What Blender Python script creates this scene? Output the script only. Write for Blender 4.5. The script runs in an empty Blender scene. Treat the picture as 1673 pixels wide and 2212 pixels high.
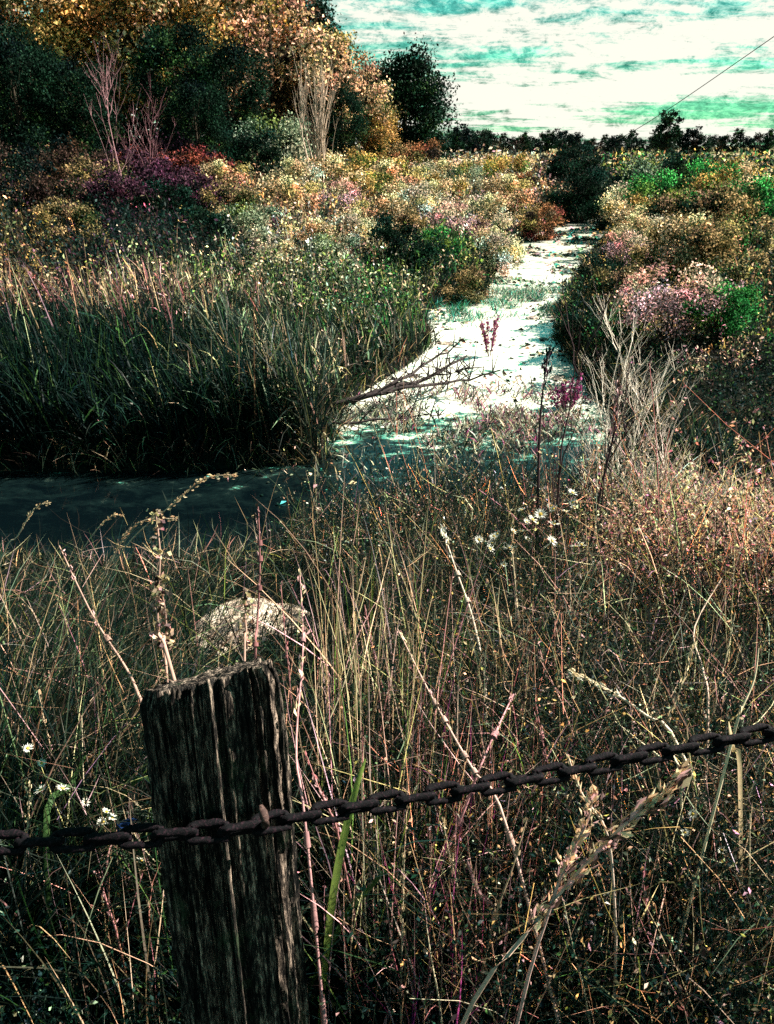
import bpy, math, random
import numpy as np
from mathutils import Vector, Matrix
R = np.random.RandomState(7)
random.seed(7)
sc = bpy.context.scene

# ------------------------------------------------------------------ camera
EYE = np.array([0.0, 0.0, 3.5]); PITCH = math.radians(24.9); FPX = 788.0
cam_d = bpy.data.cameras.new('camera'); cam = bpy.data.objects.new('camera', cam_d)
sc.collection.objects.link(cam); sc.camera = cam
cam.location = EYE; cam.rotation_euler = (math.pi/2 - PITCH, 0, 0)
cam_d.sensor_fit = 'VERTICAL'; cam_d.angle = 2*math.atan(512/FPX)
cam_d.clip_start = 0.05; cam_d.clip_end = 9000

# ------------------------------------------------------------------ sun + sky
SUN_AZ_BACK = math.radians(20); SUN_EL = math.radians(42)      # from the right, a little beyond the post
sdir = Vector((math.cos(SUN_EL)*math.cos(SUN_AZ_BACK), math.cos(SUN_EL)*math.sin(SUN_AZ_BACK), math.sin(SUN_EL)))
sun_d = bpy.data.lights.new('sun', 'SUN'); sun_d.energy = 5.0; sun_d.angle = math.radians(0.5)
sun_d.color = (1.0, 0.935, 0.84)
sun = bpy.data.objects.new('sun', sun_d); sc.collection.objects.link(sun)
sun.rotation_euler = sdir.to_track_quat('Z', 'Y').to_euler(); sun.location = sdir*50

world = bpy.data.worlds.new('World'); sc.world = world; world.use_nodes = True
nt = world.node_tree; nt.nodes.clear()
def N(t, tree=None, **kw):
    n = (tree or nt).nodes.new(t)
    for k, v in kw.items():
        if k.startswith('i_'): n.inputs[k[2:].replace('_', ' ')].default_value = v
        else: setattr(n, k, v)
    return n
def ramp(tree, stops, interp='LINEAR'):
    r = tree.nodes.new('ShaderNodeValToRGB'); e = r.color_ramp; e.interpolation = interp
    while len(e.elements) > 1: e.elements.remove(e.elements[-1])
    e.elements[0].position = stops[0][0]; c = stops[0][1]; e.elements[0].color = (*c, 1) if len(c) == 3 else c
    for p, c in stops[1:]:
        x = e.elements.new(p); x.color = (*c, 1) if len(c) == 3 else c
    return r
out = N('ShaderNodeOutputWorld'); bg = N('ShaderNodeBackground'); bg.inputs['Strength'].default_value = 0.1
sky = N('ShaderNodeTexSky', sky_type='NISHITA', sun_disc=False, sun_elevation=SUN_EL)
sky.sun_rotation = math.pi/2 - SUN_AZ_BACK
L = nt.links.new
tc = N('ShaderNodeTexCoord'); sep = N('ShaderNodeSeparateXYZ'); L(tc.outputs['Generated'], sep.inputs[0])
def M(op, a, b=None, c=None, tree=None):
    tr = tree or nt
    n = tr.nodes.new('ShaderNodeMath'); n.operation = op
    for i, v in enumerate((a, b, c)):
        if v is None: continue
        if isinstance(v, (int, float)): n.inputs[i].default_value = v
        else: tr.links.new(v, n.inputs[i])
    return n.outputs[0]
def MIX(tree, f, a, b, mode='MIX'):
    n = tree.nodes.new('ShaderNodeMix'); n.data_type = 'RGBA'; n.blend_type = mode
    for i, v in ((0, f), (6, a), (7, b)):
        if isinstance(v, (int, float)): n.inputs[i].default_value = v
        elif isinstance(v, tuple): n.inputs[i].default_value = (*v, 1)
        else: tree.links.new(v, n.inputs[i])
    return n.outputs[2]
zc = M('MAXIMUM', sep.outputs[2], 0.0)
den = M('ADD', zc, 0.055)
cmb = N('ShaderNodeCombineXYZ'); L(M('DIVIDE', sep.outputs[0], den), cmb.inputs[0]); L(M('DIVIDE', sep.outputs[1], den), cmb.inputs[1])
def noise(tree, vec, scale, detail=6, rough=0.6, off=(0, 0, 0), scl=(1, 1, 1), dist=0.0):
    mp = tree.nodes.new('ShaderNodeMapping'); mp.inputs['Location'].default_value = off; mp.inputs['Scale'].default_value = scl
    tree.links.new(vec, mp.inputs[0])
    n = tree.nodes.new('ShaderNodeTexNoise'); n.inputs['Scale'].default_value = scale; n.inputs['Detail'].default_value = detail
    n.inputs['Roughness'].default_value = rough; n.inputs['Distortion'].default_value = dist
    tree.links.new(mp.outputs[0], n.inputs['Vector']); return n.outputs['Fac']
big = noise(nt, cmb.outputs[0], 0.30, 5, 0.6, (3.1, 1.7, 0), (1, 1.0, 1), 0.6)
mid = noise(nt, cmb.outputs[0], 1.3, 8, 0.72, (7.3, 2.2, 0), (0.6, 1, 1), 0.4)
fine = noise(nt, tc.outputs['Generated'], 34, 10, 0.80, (0, 0, 0), (1, 1, 2.4), 0.35)
lo = M('MULTIPLY', M('SUBTRACT', 0.12, zc), 0.9)
cl = M('ADD', M('ADD', M('MULTIPLY', big, 0.75), M('MULTIPLY', mid, 0.62)), M('MULTIPLY', fine, 0.52))
cl = M('SUBTRACT', cl, M('MULTIPLY', zc, 0.42))            # cloud cover thinned out of view overhead to darken and cool the ambient light
cm = ramp(nt, [(0.835, (0, 0, 0)), (0.885, (.35, .35, .35)), (0.94, (1, 1, 1))])
L(cl, cm.inputs[0])
teal = MIX(nt, 1.0, sky.outputs[0], (0.125, 0.52, 0.35), 'MULTIPLY')
grain = ramp(nt, [(0.36, (0.22, 0.24, 0.26)), (0.50, (0.75, 0.75, 0.78)), (0.62, (2.0, 1.5, 1.4))]); L(fine, grain.inputs[0])
teal = MIX(nt, 1.0, teal, grain.outputs[0], 'MULTIPLY')
skyc = MIX(nt, cm.outputs[0], teal, (3.15, 3.12, 2.72))
L(skyc, bg.inputs['Color']); L(bg.outputs[0], out.inputs[0])

vs = sc.view_settings
vs.view_transform = 'Standard'; vs.look = 'None'; vs.exposure = 1.7; vs.gamma = 1.0
sc.cycles.use_denoising = False; sc.cycles.max_bounces = 5; sc.cycles.transparent_max_bounces = 4; sc.cycles.diffuse_bounces = 1
sc.cycles.glossy_bounces = 3; sc.cycles.transmission_bounces = 3

# ------------------------------------------------------------------ helpers
K = 774/1673.0                      # layout numbers below are given in a 1673-wide drawing of the view
def tag(o, label=None, cat=None, group=None, kind=None):
    if label: o['label'] = label
    if cat: o['category'] = cat
    if group: o['group'] = group
    if kind: o['kind'] = kind
    return o
def link(o, parent=None):
    sc.collection.objects.link(o)
    if parent: o.parent = parent
    return o
def empty(name, loc, rz=0.0, s=1.0):
    o = bpy.data.objects.new(name, None); o.empty_display_size = 0.2; link(o)
    o.location = loc; o.rotation_euler = (0, 0, rz); o.scale = (s, s, s); return o
def mesh_np(name, V, F, mats, col=None, smooth=False, matidx=None):
    """F: list of (n,k) int arrays"""
    me = bpy.data.meshes.new(name)
    V = np.asarray(V, np.float32)
    me.vertices.add(len(V)); me.vertices.foreach_set('co', V.ravel())
    loops = np.concatenate([f.ravel() for f in F]).astype(np.int32)
    tot = np.concatenate([np.full(len(f), f.shape[1], np.int32) for f in F])
    st = np.concatenate([[0], np.cumsum(tot)[:-1]]).astype(np.int32)
    me.loops.add(len(loops)); me.loops.foreach_set('vertex_index', loops)
    me.polygons.add(len(tot)); me.polygons.foreach_set('loop_start', st)
    try: me.polygons.foreach_set('loop_total', tot)
    except Exception: pass
    if smooth: me.polygons.foreach_set('use_smooth', np.ones(len(tot), bool))
    if col is not None:
        a = me.attributes.new('Col', 'FLOAT_COLOR', 'POINT')
        c = np.ones((len(V), 4), np.float32); c[:, :3] = col; a.data.foreach_set('color', c.ravel())
    for m in (mats if isinstance(mats, (list, tuple)) else [mats]): me.materials.append(m)
    me.update(calc_edges=True); return me
def obj(name, me, parent=None, loc=None, rot=None, scale=None):
    o = bpy.data.objects.new(name, me); link(o, parent)
    if loc is not None: o.location = loc
    if rot is not None: o.rotation_euler = rot
    if scale is not None: o.scale = scale if isinstance(scale, (tuple, list)) else (scale,)*3
    return o
def copy_tree(o, parent=None):
    c = o.copy(); sc.collection.objects.link(c)
    if parent: c.parent = parent
    for ch in list(o.children): copy_tree(ch, c)
    return c
class Acc:                                # gathers geometry pieces into one mesh
    def __init__(s): s.V = []; s.F = {}; s.C = []; s.n = 0
    def add(s, V, Fs, col):
        V = np.asarray(V).reshape(-1, 3); col = np.broadcast_to(np.asarray(col, float), V.shape)
        s.V.append(V); s.C.append(col)
        for f in Fs:
            f = np.asarray(f); s.F.setdefault(f.shape[1], []).append(f + s.n)
        s.n += len(V)
    def mesh(s, name, mat, smooth=False):
        return mesh_np(name, np.concatenate(s.V), [np.concatenate(v) for v in s.F.values()], mat, np.concatenate(s.C), smooth)
def nz(x, y, seed=0):                     # cheap smooth 2-D noise, about -1..1
    r = np.random.RandomState(seed); v = 0
    for k in range(5):
        a, b, p, q = r.uniform(-1, 1, 2).tolist() + r.uniform(0, 6.3, 2).tolist()
        f = 1.0*(1.6**k); n = math.hypot(a, b)+.1; a /= n; b /= n
        v = v + np.sin((a*x + b*y)*f + p + 1.3*np.sin((b*x - a*y)*f*0.7 + q))/(1.35**k)
    return v/2.4

# blades: N curved tapering strips
def blades(acc, P, h, w, az, lean, curl, seg, c0, c1, tipw=0.0):
    n = len(h); t = np.linspace(0, 1, seg+1)
    d = np.stack([np.cos(az), np.sin(az), np.zeros(n)], 1)
    wa = R.uniform(0, 2*np.pi, n); wd = np.stack([np.cos(wa), np.sin(wa), np.zeros(n)], 1)
    p = P.copy(); rows = []
    for i in range(seg+1):
        if i:
            a = lean + curl*(t[i]+t[i-1])/2
            p = p + (h/seg)[:, None]*(d*np.sin(a)[:, None] + np.array([0, 0, 1.0])*np.cos(a)[:, None])
        ww = w*(1 - t[i]**1.7*(1-tipw))*(0.55+0.45*min(1, t[i]*4))
        if i < seg: rows += [p - wd*ww[:, None]/2, p + wd*ww[:, None]/2]
        else: rows.append(p)
    V = np.stack(rows, 1); m = 2*seg+1
    ts = np.repeat(t, 2)[:m]
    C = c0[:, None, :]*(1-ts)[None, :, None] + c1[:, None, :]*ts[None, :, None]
    base = (np.arange(n)*m)[:, None]
    fs = []
    for i in range(seg-1): fs.append(base + np.array([2*i, 2*i+1, 2*i+3, 2*i+2]))
    tri = base + np.array([2*seg-2, 2*seg-1, 2*seg])
    acc.add(V.reshape(-1, 3), [np.concatenate(fs)] if fs else [], C.reshape(-1, 3))
    if not fs: pass
    acc.F.setdefault(3, []).append(tri + acc.n - len(V)*m)
    return p                                # tips
# leaves: N little folded rhombi
def rdir(n, up=0.0):
    v = R.normal(size=(n, 3)); v[:, 2] += up
    return v/np.linalg.norm(v, axis=1)[:, None]
def leaves(acc, P, size, c, asp=0.45, D=None, up=0.0):
    n = len(P); a = rdir(n, up) if D is None else D
    b = np.cross(a, rdir(n)); b /= np.linalg.norm(b, axis=1)[:, None]+1e-9
    nn = np.cross(a, b); s = (size*np.ones(n))[:, None]
    V = np.stack([P - a*s*0.5, P + b*s*asp*0.5 + nn*s*0.12, P + a*s*0.5, P - b*s*asp*0.5 + nn*s*0.12], 1)
    V += 0
    C = np.repeat(c[:, None, :], 4, 1)
    base = (np.arange(n)*4)[:, None]
    # two triangles sharing the midrib
    acc.add(V.reshape(-1, 3), [np.concatenate([base + np.array([0, 1, 2]), base + np.array([0, 2, 3])])], C.reshape(-1, 3))
# tubes: N polylines (n,k,3) with radii (n,k), sides s
def tubes(acc, L_, r, c, s=3):
    L_ = np.asarray(L_, float); n, k, _ = L_.shape; r = np.broadcast_to(np.asarray(r, float), (n, k))
    T = np.gradient(L_, axis=1); T /= np.linalg.norm(T, axis=2)[..., None]+1e-9
    ref = np.where(np.abs(T[..., 2:3]) > 0.9, np.array([1.0, 0, 0]), np.array([0, 0, 1.0]))
    A = np.cross(T, ref); A /= np.linalg.norm(A, axis=2)[..., None]+1e-9; B = np.cross(T, A)
    th = np.arange(s)*2*np.pi/s
    V = L_[:, :, None, :] + r[..., None, None]*(A[:, :, None, :]*np.cos(th)[:, None] + B[:, :, None, :]*np.sin(th)[:, None])
    base = (np.arange(n)*k*s)[:, None, None, None]; i = (np.arange(k-1)*s)[None, :, None, None]
    j = np.arange(s); q = np.stack([j, (j+1) % s, (j+1) % s+s, j+s], 1)[None, None]
    F = (base + i + q).reshape(-1, 4)
    c = np.asarray(c, float)
    if c.ndim == 1: C = np.broadcast_to(c, (n*k*s, 3))
    elif c.ndim == 2: C = np.repeat(c, k*s, 0)
    else: C = np.repeat(c.reshape(-1, 3), s, 0)
    acc.add(V.reshape(-1, 3), [F], C)
DARKF = 0.56
def pal(names, n, jit=0.22):
    c = np.array([COL[k] for k in names])[R.randint(0, len(names), n)]*0.58
    if n > 150: c = np.where(R.rand(n, 1) < DARKF, c*0.07 + np.array([.004, .013, .011])*R.uniform(.4, 2.4, (n, 1)), c*1.75)      # dark live leaves among bleached ones; teal darks paint in shadow contrast
    return c*np.exp(R.normal(0, jit, (n, 1)))*np.exp(R.normal(0, jit*0.35, (n, 3)))
COL = dict(straw=(.70, .52, .32), cream=(.80, .64, .41), peach=(.76, .46, .28), rose=(.52, .18, .19), plum=(.09, .035, .065),
           dgreen=(.009, .028, .017), mgreen=(.045, .095, .03), lime=(.24, .34, .08), vivid=(.05, .26, .07), gold=(.72, .43, .15),
           brown=(.070, .045, .035), dark=(.004, .011, .012), sage=(.34, .40, .27), white=(.80, .80, .70), pink=(.66, .38, .38),
           orange=(.50, .25, .13), teal=(.08, .52, .42), magenta=(.55, .08, .30), ochre=(.36, .26, .12), grey=(.30, .27, .24), red=(.26, .065, .055))

# ------------------------------------------------------------------ materials
def mat(name):
    m = bpy.data.materials.new(name); m.use_nodes = True; t = m.node_tree
    p = t.nodes['Principled BSDF']; return m, t, p
def foliage_mat(name, trans=0.3, rough=0.6, spec=0.2, nscale=9.0):
    m, t, p = mat(name)
    a = t.nodes.new('ShaderNodeAttribute'); a.attribute_name = 'Col'
    g = t.nodes.new('ShaderNodeTexCoord')
    f = noise(t, g.outputs['Object'], nscale, 4, 0.7)
    r = ramp(t, [(0.3, (0.62, 0.62, 0.62)), (0.7, (1.3, 1.27, 1.2))]); t.links.new(f, r.inputs[0])
    c = MIX(t, 1.0, a.outputs['Color'], r.outputs[0], 'MULTIPLY')
    t.links.new(c, p.inputs['Base Color']); p.inputs['Roughness'].default_value = rough
    p.inputs['Specular IOR Level'].default_value = spec
    if trans:
        tr = t.nodes.new('ShaderNodeBsdfTranslucent'); t.links.new(c, tr.inputs['Color'])
        mx = t.nodes.new('ShaderNodeMixShader'); mx.inputs[0].default_value = trans
        t.links.new(p.outputs[0], mx.inputs[1]); t.links.new(tr.outputs[0], mx.inputs[2])
        t.links.new(mx.outputs[0], t.nodes['Material Output'].inputs['Surface'])
    return m
M_leaf = foliage_mat('leaf', 0.32, 0.6, 0.02); M_blade = foliage_mat('grass_blade', 0.28, 0.5, 0.06, 14.0)
M_stem = foliage_mat('dry_stem', 0.0, 0.7, 0.05, 30.0)
M_bark = foliage_mat('bark', 0.0, 0.85, 0.03, 6.0)
M_petal = foliage_mat('petal', 0.25, 0.6, 0.2, 60.0)

def soil_mat():
    m, t, p = mat('soil')
    g = t.nodes.new('ShaderNodeNewGeometry')
    f1 = noise(t, g.outputs['Position'], 1.4, 8, 0.7); f2 = noise(t, g.outputs['Position'], 16, 8, 0.75)
    s = M('ADD', M('MULTIPLY', f1, 0.5, tree=t), M('MULTIPLY', f2, 0.5, tree=t), tree=t)
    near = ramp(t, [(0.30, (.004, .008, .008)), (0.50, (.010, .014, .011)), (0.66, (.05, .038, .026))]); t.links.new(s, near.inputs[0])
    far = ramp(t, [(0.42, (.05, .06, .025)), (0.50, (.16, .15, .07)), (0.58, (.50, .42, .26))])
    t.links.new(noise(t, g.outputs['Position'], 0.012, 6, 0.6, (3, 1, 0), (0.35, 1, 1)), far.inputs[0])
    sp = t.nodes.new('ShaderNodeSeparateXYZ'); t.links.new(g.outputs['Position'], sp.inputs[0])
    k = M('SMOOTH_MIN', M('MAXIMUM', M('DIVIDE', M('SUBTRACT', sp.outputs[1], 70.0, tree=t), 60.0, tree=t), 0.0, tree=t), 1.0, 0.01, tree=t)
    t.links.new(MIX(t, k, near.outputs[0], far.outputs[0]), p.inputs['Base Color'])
    p.inputs['Roughness'].default_value = 0.95; p.inputs['Specular IOR Level'].default_value = 0.0
    b = t.nodes.new('ShaderNodeBump'); b.inputs['Strength'].default_value = 0.7; b.inputs['Distance'].default_value = 0.05
    t.links.new(f2, b.inputs['Height']); t.links.new(b.outputs[0], p.inputs['Normal'])
    return m

# ------------------------------------------------------------------ geometry of the view and of the land
cP, sP = math.cos(PITCH), math.sin(PITCH)
def ray(px, py):                       # px, py in the 1673-wide drawing
    x = (np.asarray(px, float)*K - 387)/FPX; u = -(np.asarray(py, float)*K - 512)/FPX
    return np.stack(np.broadcast_arrays(x, cP + u*sP, -sP + u*cP), -1)
def on_z(px, py, z=0.0):
    d = ray(px, py); return EYE + d*((z-EYE[2])/d[..., 2])[..., None]
def proj(P):
    v = np.asarray(P) - EYE
    fw = v[..., 1]*cP - v[..., 2]*sP; up = v[..., 1]*sP + v[..., 2]*cP
    fw = np.maximum(fw, 0.05)
    return (387 + FPX*v[..., 0]/fw)/K, (512 - FPX*up/fw)/K
shore_px = [(1300, 470), (1262, 476), (1160, 500), (1080, 560), (1050, 625), (960, 655), (900, 690), (935, 745), (880, 790), (760, 860),
            (715, 930), (690, 1003), (400, 1015), (40, 1020), (-900, 1030), (-900, 1195), (-200, 1210), (40, 1215), (250, 1270), (440, 1290),
            (640, 1290), (800, 1240), (1000, 1190), (1250, 1120), (1450, 1050), (1430, 1000), (1340, 920), (1275, 840), (1212, 740), (1208, 680),
            (1250, 600), (1290, 540), (1375, 474)]
SH = np.array([on_z(a, b)[:2] for a, b in shore_px])
far_pts = np.array([[SH[-1][0]+9, SH[-1][1]+16], [SH[0][0]+6, SH[0][1]+18]])
SH = np.vstack([SH, far_pts[:1], far_pts[1:]])
def creek_dist(x, y):                  # signed: positive outside the creek
    P = np.stack([x, y], -1)[..., None, :]; A = SH; B = np.roll(SH, -1, 0)
    e = B-A; w = P-A; t = np.clip((w*e).sum(-1)/((e*e).sum(-1)+1e-9), 0, 1)
    d = np.linalg.norm(w - e*t[..., None], axis=-1).min(-1)
    c = ((A[:, 1] > P[..., 1]) != (B[:, 1] > P[..., 1]))
    xi = (B[:, 0]-A[:, 0])*(P[..., 1]-A[:, 1])/(B[:, 1]-A[:, 1]+1e-12)+A[:, 0]
    inside = (c & (P[..., 0] < xi)).sum(-1) % 2 == 1
    return np.where(inside, -d, d)
def sstep(a, b, x):
    t = np.clip((x-a)/(b-a), 0, 1); return t*t*(3-2*t)
def height(x, y):
    x = np.asarray(x, float); y = np.asarray(y, float)
    sh = x.shape; xf = x.ravel(); yf = y.ravel(); d = np.empty_like(xf)
    for i in range(0, len(xf), 40000): d[i:i+40000] = creek_dist(xf[i:i+40000], yf[i:i+40000])
    d = d.reshape(sh)
    near = 1-sstep(5.2, 8.2, y + 0.25*x*0)
    left = sstep(2.5, -5, x)*(1-near); right = (1-left)*(1-near)
    hm = 2.42*near + 2.75*left + 1.55*right; Ls = 2.9*near + 9.0*left + 5.0*right
    dd = np.maximum(d, 0)
    h = hm*(1-np.exp(-dd/Ls))
    h = np.where(near > 0, h*(1-near) + near*np.minimum(h, 0.22+np.maximum(7.0-y, 0)*0.34), h) + 0.12*(1-np.exp(-dd/0.15))
    h = h + nz(x*0.5, y*0.5, 3)*0.13*(1-np.exp(-dd/2.5))
    r = np.hypot(x, y); h = h*(1-sstep(60, 160, r)) + 1.55*sstep(60, 160, r)
    h = np.where(d < 0, -0.55*(1-np.exp(d/0.8)), h)
    pad = sstep(1.6, 0.9, r); return h*(1-pad) + 1.92*pad
def at(px, py):                        # where the sight line meets the land
    d = ray(px, py); t = np.geomspace(0.8, 900, 900); P = EYE + d*t[:, None]
    hh = height(P[:, 0], P[:, 1]); k = np.argmax(P[:, 2] < hh)
    return Vector((P[k, 0], P[k, 1], hh[k]))
def at_y(px, y):                       # point of the land in that column at distance y
    d = ray(px, 500); x = d[0]/d[1]*y
    # column slope depends weakly on the row; use the horizon row
    d = ray(px, 313); x = d[0]/d[1]*y
    return Vector((x, y, float(height(np.array([x]), np.array([y]))[0])))

# ground sheet
nr, na = 230, 440
rr = np.concatenate([[0.0], np.geomspace(0.25, 5000, nr-1)])
aa = np.linspace(-np.pi, np.pi, na, endpoint=False); aa = aa - 0.62*np.sin(aa)   # finer ahead (a=0 is +Y)
X = rr[:, None]*np.sin(aa)[None]; Y = rr[:, None]*np.cos(aa)[None]
Z = height(X, Y)
V = np.stack([X, Y, Z], -1).reshape(-1, 3)
i = np.arange(nr-1)[:, None]*na; j = np.arange(na)[None]; j2 = (j+1) % na
F = np.stack([i+j, i+na+j, i+na+j2, i+j2], -1).reshape(-1, 4)
ground = obj('ground', mesh_np('ground', V, [F], soil_mat(), smooth=True)); tag(ground, kind='structure', label='dark damp soil of the banks and the pale fields beyond')

def water_mat():
    m, t, p = mat('creek_water')
    g = t.nodes.new('ShaderNodeNewGeometry'); pos = g.outputs['Position']
    f = noise(t, pos, 1.6, 9, 0.78, (1, 4, 0), (1, 1.6, 1), 0.3)
    sp = t.nodes.new('ShaderNodeSeparateXYZ'); t.links.new(pos, sp.inputs[0])
    silt_sky = M('MULTIPLY', M('SUBTRACT', sp.outputs[1], 9.2, tree=t), 0.085, tree=t)      # pale silt upstream, plus the sky reflection painted into the base colour
    k = M('ADD', f, M('MINIMUM', M('MAXIMUM', silt_sky, -0.25, tree=t), 0.19, tree=t), tree=t)
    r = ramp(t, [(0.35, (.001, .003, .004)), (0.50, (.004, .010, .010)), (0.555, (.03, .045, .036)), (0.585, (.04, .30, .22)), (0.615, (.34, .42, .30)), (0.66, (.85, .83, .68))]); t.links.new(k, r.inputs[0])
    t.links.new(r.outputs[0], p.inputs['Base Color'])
    p.inputs['Roughness'].default_value = 0.03; p.inputs['IOR'].default_value = 1.333
    b = t.nodes.new('ShaderNodeBump'); b.inputs['Strength'].default_value = 0.10; b.inputs['Distance'].default_value = 0.015
    t.links.new(noise(t, pos, 7, 4, 0.6, (0, 0, 0), (0.5, 1.6, 1), 0.5), b.inputs['Height']); t.links.new(b.outputs[0], p.inputs['Normal'])
    return m
gx = np.linspace(-45, 30, 60); gy = np.linspace(3, 75, 60); GX, GY = np.meshgrid(gx, gy)
V = np.stack([GX, GY, GX*0], -1).reshape(-1, 3); ii = (np.arange(59)[:, None]*60 + np.arange(59)[None]).reshape(-1, 1)
tag(obj('water', mesh_np('water', V, [ii + np.array([0, 1, 61, 60])], water_mat(), smooth=True)), kind='structure', label='creek water, dark and still nearby, painted pale with sky upstream')

# ------------------------------------------------------------------ what grows where, with painted shade in the darkest zones (regions of the banks, 1673-wide drawing)
ZONES = [  # cx, cy, rx, ry, weight, colours low, colours high, height factor
 (110, 480, 100, 100, 1.6, ['brown', 'dgreen'], ['ochre', 'brown', 'gold', 'brown', 'dgreen'], 0.8),
 (300, 480, 190, 110, 2.2, ['dark', 'dgreen'], ['dgreen', 'dark', 'plum', 'brown'], 0.8),  # shade of the left slope painted as dark plant colours
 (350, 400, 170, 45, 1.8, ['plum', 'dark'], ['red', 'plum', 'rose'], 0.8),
 (560, 400, 130, 70, 1.0, ['brown', 'dgreen'], ['cream', 'straw', 'peach', 'cream', 'gold'], 1.0),
 (800, 400, 170, 60, 1.3, ['brown', 'ochre'], ['straw', 'cream', 'cream', 'peach', 'lime', 'gold'], 1.0),
 (1030, 440, 130, 70, 1.3, ['ochre', 'brown'], ['cream', 'cream', 'pink', 'straw', 'white'], 1.0),
 (700, 520, 160, 45, 1.2, ['brown', 'dgreen'], ['cream', 'cream', 'peach', 'white'], 1.0),
 (950, 560, 130, 65, 1.3, ['dgreen', 'mgreen'], ['mgreen', 'vivid', 'lime', 'straw', 'dgreen'], 0.9),
 (220, 655, 260, 40, 1.2, ['dgreen', 'brown'], ['straw', 'peach', 'pink', 'cream', 'rose'], 1.0),
 (480, 600, 200, 60, 1.2, ['dgreen', 'dgreen'], ['sage', 'straw', 'cream', 'mgreen', 'lime'], 1.0),
 (800, 640, 150, 50, 1.2, ['dgreen', 'dark'], ['mgreen', 'straw', 'lime', 'vivid', 'sage'], 1.0),
 (200, 830, 260, 120, 2.0, ['dark', 'dgreen'], ['dgreen', 'dark', 'dgreen', 'mgreen', 'dark'], 1.0),  # green lower reeds, darkened further to paint in their shade
 (620, 820, 240, 130, 1.8, ['dark', 'dgreen'], ['mgreen', 'dgreen', 'sage', 'dgreen', 'straw'], 1.0),
 (1190, 430, 50, 50, 1.2, ['brown', 'dark'], ['orange', 'brown', 'ochre'], 0.9),
 (1270, 400, 60, 60, 1.2, ['dark'], ['dark', 'dgreen', 'brown'], 0.8),
 (1500, 380, 150, 50, 1.3, ['dgreen', 'mgreen'], ['vivid', 'lime', 'mgreen', 'straw', 'gold'], 1.0),
 (1400, 520, 140, 60, 1.3, ['brown', 'brown'], ['straw', 'peach', 'pink', 'gold'], 0.9),
 (1600, 560, 80, 110, 1.2, ['dgreen'], ['mgreen', 'ochre', 'dgreen', 'vivid', 'peach'], 0.9),
 (1300, 660, 90, 70, 1.3, ['dark', 'dgreen'], ['dgreen', 'mgreen', 'vivid', 'ochre'], 0.8),
 (1470, 650, 110, 80, 1.2, ['brown', 'dgreen'], ['ochre', 'mgreen', 'peach', 'lime', 'gold'], 0.8),
 (1500, 740, 90, 50, 1.2, ['brown', 'dgreen'], ['peach', 'pink', 'straw'], 0.8),
 (1450, 860, 200, 90, 1.7, ['dark', 'dark'], ['dgreen', 'dark', 'mgreen', 'brown'], 0.6),  # shadow at the foot of the right bank, put into plant colours
]
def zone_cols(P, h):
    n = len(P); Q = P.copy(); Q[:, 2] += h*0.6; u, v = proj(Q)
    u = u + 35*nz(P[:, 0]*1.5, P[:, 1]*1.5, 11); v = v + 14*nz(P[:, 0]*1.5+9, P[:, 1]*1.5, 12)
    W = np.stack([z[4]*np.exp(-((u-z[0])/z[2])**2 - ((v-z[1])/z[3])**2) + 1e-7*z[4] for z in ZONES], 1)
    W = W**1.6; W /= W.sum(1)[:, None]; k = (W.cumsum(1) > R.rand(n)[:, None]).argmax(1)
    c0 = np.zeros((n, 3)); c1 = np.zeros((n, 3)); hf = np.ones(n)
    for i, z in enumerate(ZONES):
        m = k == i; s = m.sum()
        if s: c0[m] = pal(z[5], s, 0.4)*0.35; c1[m] = pal(z[6], s, 0.4); hf[m] = z[7]  # stem bases darkened, painting shade low among the plants
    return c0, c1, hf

def polar(n, r0, r1, a0=-0.62, a1=0.62):
    r = np.exp(R.uniform(math.log(r0), math.log(r1), n)); a = R.uniform(a0, a1, n)
    return r*np.sin(a), r*np.cos(a)

# ---- reed beds and weeds of the far banks
def bank(name, label, n, r0, r1, keep, hgt, seg=3, flakes=3, cat='reeds', wmul=1.0, fs=0.0036, fz=0.45, lift=0):
    x, y = polar(n, r0, r1); d = creek_dist(x, y); m = (d > 0.02) & keep(x, y, d); x, y, d = x[m], y[m], d[m]
    z = height(x, y); P = np.stack([x, y, z], 1); n = len(x); r = np.hypot(x, y)
    clump = nz(x*1.3, y*1.3, 21)
    h = hgt(x, y, d)*np.exp(R.normal(0, 0.16, n))*(1+0.28*clump)
    c0, c1, hf = zone_cols(P, h + lift*0.5); h = h*hf
    if lift:                                # leaves spring from the stems at any height
        f = R.rand(n); P[:, 2] += f*lift*hf*(1+0.28*clump)*(0.35+0.65*sstep(15, 9, y))*(1+.3*nz(x*.9, y*.9, 91)); c0 = c0*(1-f[:, None]) + c1*f[:, None]; c1 = c0*(0.8+0.5*f[:, None])
    acc = Acc(); w = np.maximum(0.012, r*0.0013)*R.uniform(0.7, 1.5, n)*wmul
    az = R.normal(2.6, 1.4, n)
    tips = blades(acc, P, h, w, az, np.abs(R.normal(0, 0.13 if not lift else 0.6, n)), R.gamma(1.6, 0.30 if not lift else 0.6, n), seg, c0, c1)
    if flakes > 0:                              # seed plumes and small leaves on the upper stems
        k = flakes; s = np.repeat(np.arange(n), k); t = R.uniform(fz, 1.02, len(s))[:, None]
        Q = P[s]*(1-t) + tips[s]*t + R.normal(0, 0.05, (len(s), 3))*np.maximum(1, r[s]/14)[:, None]
        leaves(acc, Q, np.maximum(0.035, r[s]*fs)*R.uniform(0.5, 1.6, len(s)), c1[s]*np.exp(R.normal(0, 0.35, (len(s), 1))), 0.5, up=0.6)
    o = obj(name, acc.mesh(name, M_blade)); return tag(o, label, cat, kind='stuff')
reedy = lambda x, y, d: (x < 3.2) & (y > 6.5) & (d < 3.0)
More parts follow.
